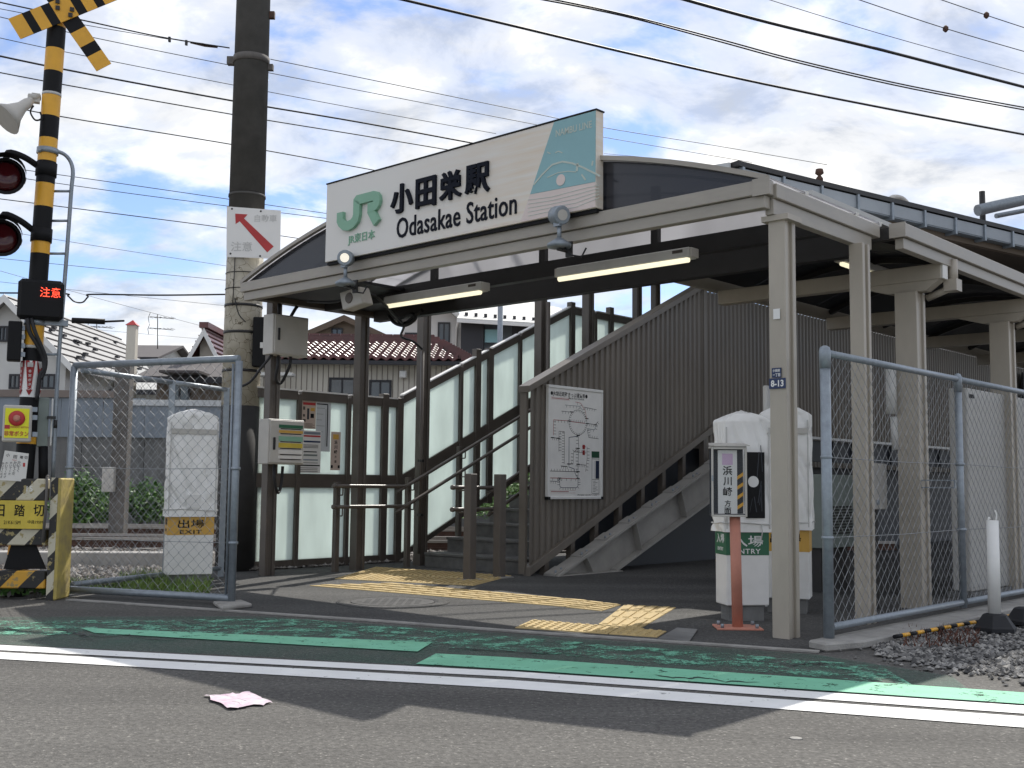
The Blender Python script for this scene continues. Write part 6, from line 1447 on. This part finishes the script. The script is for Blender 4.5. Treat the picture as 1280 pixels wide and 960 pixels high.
# ---- posts among the tracks
c = G(147, 673); t = wthing('old_post', 'weathered square concrete post standing among the tracks', 'post', (c.x, c.y, 0))
MB().box((c.x-.13, c.y-.13, 0), (c.x+.13, c.y+.13, at(147, 455, c.y).z)).build('shaft', 'wood_grey', t, bevel=.02)
a = at(136, 600, c.y-.2); MB().box((a.x-.1, c.y-.26, a.z-.2), (a.x+.1, c.y-.131, a.z+.22)).build('meter_box', 'grey_box', t, bevel=.01)
c2 = at(164, 455, 27); t = wthing('marker_post', 'white square marker post with a red pyramid cap', 'post', (c2.x, 27, 0))
zz = at(164, 407, 27).z; MB().box((c2.x-.11, 26.9, 0), (c2.x+.11, 27.1, zz)).build('shaft', 'house_cream', t)
mb = MB(); mb.add([(c2.x-.14, 26.86, zz), (c2.x+.14, 26.86, zz), (c2.x+.14, 27.14, zz), (c2.x-.14, 27.14, zz), (c2.x, 27, zz+.14)], [(3, 2, 1, 0), (0, 1, 4), (1, 2, 4), (2, 3, 4), (3, 0, 4)]); mb.build('cap', 'arrow_red', t)
c = G(185, 651); t = wthing('track_sign', 'small blank grey plate on a short post beside the rails', 'track sign', (c.x, c.y, 0))
MB().tube([(c.x, c.y, 0), (c.x, c.y, at(185, 605, c.y).z)], .035, 8).build('post', 'galv', t)
q = [at(170, 600, c.y-.05), at(187, 598, c.y-.05), at(189, 613, c.y-.05), at(173, 615, c.y-.05)]; MB().para(q, (0, .03, 0)).build('plate', 'grey_light', t)
MB().tube(smooth([at(178, 597, c.y), at(187, 597, c.y), at(189, 606, c.y)], 3), .03, 6).build('plate_pipe', 'grey_light', t)
for px, Y, ya, yb, lab in ((197, 44, 393, 436, 'double television aerial on a mast above the dark roofed house'), (121, 44, 402, 432, 'single television aerial above the ribbed roof')):
    c = at(px, yb, Y); t = wthing('aerial', lab, 'aerial', (c.x, Y, c.z)); top = at(px, ya, Y)
    MB().tube([c, top], .02, 6).build('mast', 'dark_steel', t)
    for k, dy in enumerate((.15, .65) if px > 150 else (.25,)):
        z = top.z-dy*.9; MB().tube([(c.x-.35, Y, z+.04), (c.x+.6, Y, z-.04)], .013, 5).build('boom', 'dark_steel', t)
        for j in range(7): x = c.x-.33+j*.15; MB().tube([(x, Y-.25, z), (x+.02, Y+.25, z+.02)], .009, 4).build('element', 'dark_steel', t)
        MB().tube([(c.x-.36, Y-.05, z-.22), (c.x-.42, Y, z), (c.x-.36, Y+.05, z+.22)], .012, 5).build('reflector', 'dark_steel', t)
# ---- plants
def shrub(name, label, blobs, n, size, mats, kind=None, seed=1):
    rg = random.Random(seed); b0 = Vector(blobs[0][0]); b0.z = 0
    t = wthing(name, label, 'shrub', b0)
    mb = MB()
    for (c, rx, ry, rz_) in blobs:
        for k in range(n):
            th, ph = rg.uniform(0, 6.283), math.acos(rg.uniform(-.5, 1)); rr = rg.uniform(.45, 1.08)*(1+.25*noise.noise(Vector((th*1.5, ph*2, seed))))
            p = Vector(c)+Vector((rx*rr*math.sin(ph)*math.cos(th), ry*rr*math.sin(ph)*math.sin(th), rz_*rr*math.cos(ph)))
            if p.z < .02: continue
            d = Vector((rg.uniform(-1, 1), rg.uniform(-1, 1), rg.uniform(-.6, .8))).normalized(); s = d.orthogonal().normalized(); l_ = size*rg.uniform(.6, 1.3)
            mb.add([p-d*l_, p+s*l_*.45, p+d*l_, p-s*l_*.45], [(0, 1, 2, 3)], 0 if rg.random() < .7 else 1)
    mb.build('foliage', mats, t)
    st_ = MB()
    for (c, rx, ry, rz_) in blobs:
        for k in range(4): st_.tube([(c[0]+rg.uniform(-.1, .1), c[1], 0), (c[0]+rg.uniform(-.3, .3)*rx, c[1]+rg.uniform(-.2, .2), c[2])], [.02, .006], 5)
    st_.build('stems', 'wood_grey', t); return t
def blob(px, py, Y, r, rzz): p = at(px, py, Y); return ((p.x, p.y, max(p.z, .1)), r, r*.7, rzz)
shrub('leafy_shrub', 'leafy green shrub against the stained wall, left of the old concrete post', [blob(100, 628, 22, .55, .62), blob(122, 640, 21.8, .5, .45), blob(92, 640, 21.8, .4, .6)], 1300, .055, ['leaf', 'leaf_pale'], seed=2)
shrub('leafy_shrub', 'leafy green shrub behind the small track plate', [blob(178, 632, 22.3, .55, .5), blob(200, 640, 22, .45, .42)], 1200, .055, ['leaf', 'leaf_pale'], seed=3)
shrub('leafy_shrub', 'leafy green shrub beside the sleeve of the utility pole', [blob(268, 625, 22, .4, .7)], 1100, .055, ['leaf', 'leaf_pale'], seed=4)
shrub('leafy_shrub', 'green shrub showing under the stair handrails', [blob(622, 632, 20.5, .8, .5), blob(648, 618, 21, .7, .6)], 1400, .05, ['leaf_pale', 'leaf'], seed=5)
shrub('leafy_shrub', 'green shrub showing between the stair supports', [blob(700, 640, 22, .6, .6), blob(780, 610, 24, .8, .9)], 900, .06, ['leaf', 'leaf_pale'], seed=6)
mb = MB(); rg = random.Random(21)
for k in range(2600):
    f = rg.random(); px = 150+rg.random()*112; py = 722+rg.random()*22
    if rg.random() < .35: px = 60+rg.random()*90; py = 728+rg.random()*14
    c = G(px, py); h = rg.uniform(.03, .16)*(1 if px > 150 else .6)*(.4+.6*min(1, abs(px-150)/40+.3)); an = rg.uniform(0, 6.28); w_ = .0045
    s = Vector((math.cos(an)*w_, math.sin(an)*w_, 0)); ln = Vector((rg.uniform(-.05, .05), rg.uniform(-.05, .05), 0))
    mb.add([c+s, c-s, c+ln*.5-s*.6+EZ*h*.6, c+ln*.5+s*.6+EZ*h*.6, c+ln*1.4+EZ*h], [(0, 1, 2, 3), (3, 2, 4)], 0 if rg.random() < .75 else 1)
props(mb.build('grass_tufts', ['grass', 'leaf_pale']), 'short bright grass growing between the mesh gate and the card reader', 'grass', None, 'stuff')
mb = MB()
for k in range(700):
    c = G(rg.uniform(-40, 62), rg.uniform(738, 749)); h = rg.uniform(.03, .13); d = Vector((rg.uniform(-1, 1), rg.uniform(-1, 1), rg.uniform(0, 1))).normalized(); s = d.orthogonal().normalized()*.018; p = c+EZ*h; d *= .035
    mb.add([p-d, p+s, p+d, p-s], [(0, 1, 2, 3)], 0 if rg.random() < .7 else 1)
props(mb.build('ground_weeds', ['leaf', 'wood_grey']), 'low leafy weeds and dead stalks under the striped barrier', 'weeds', None, 'stuff')
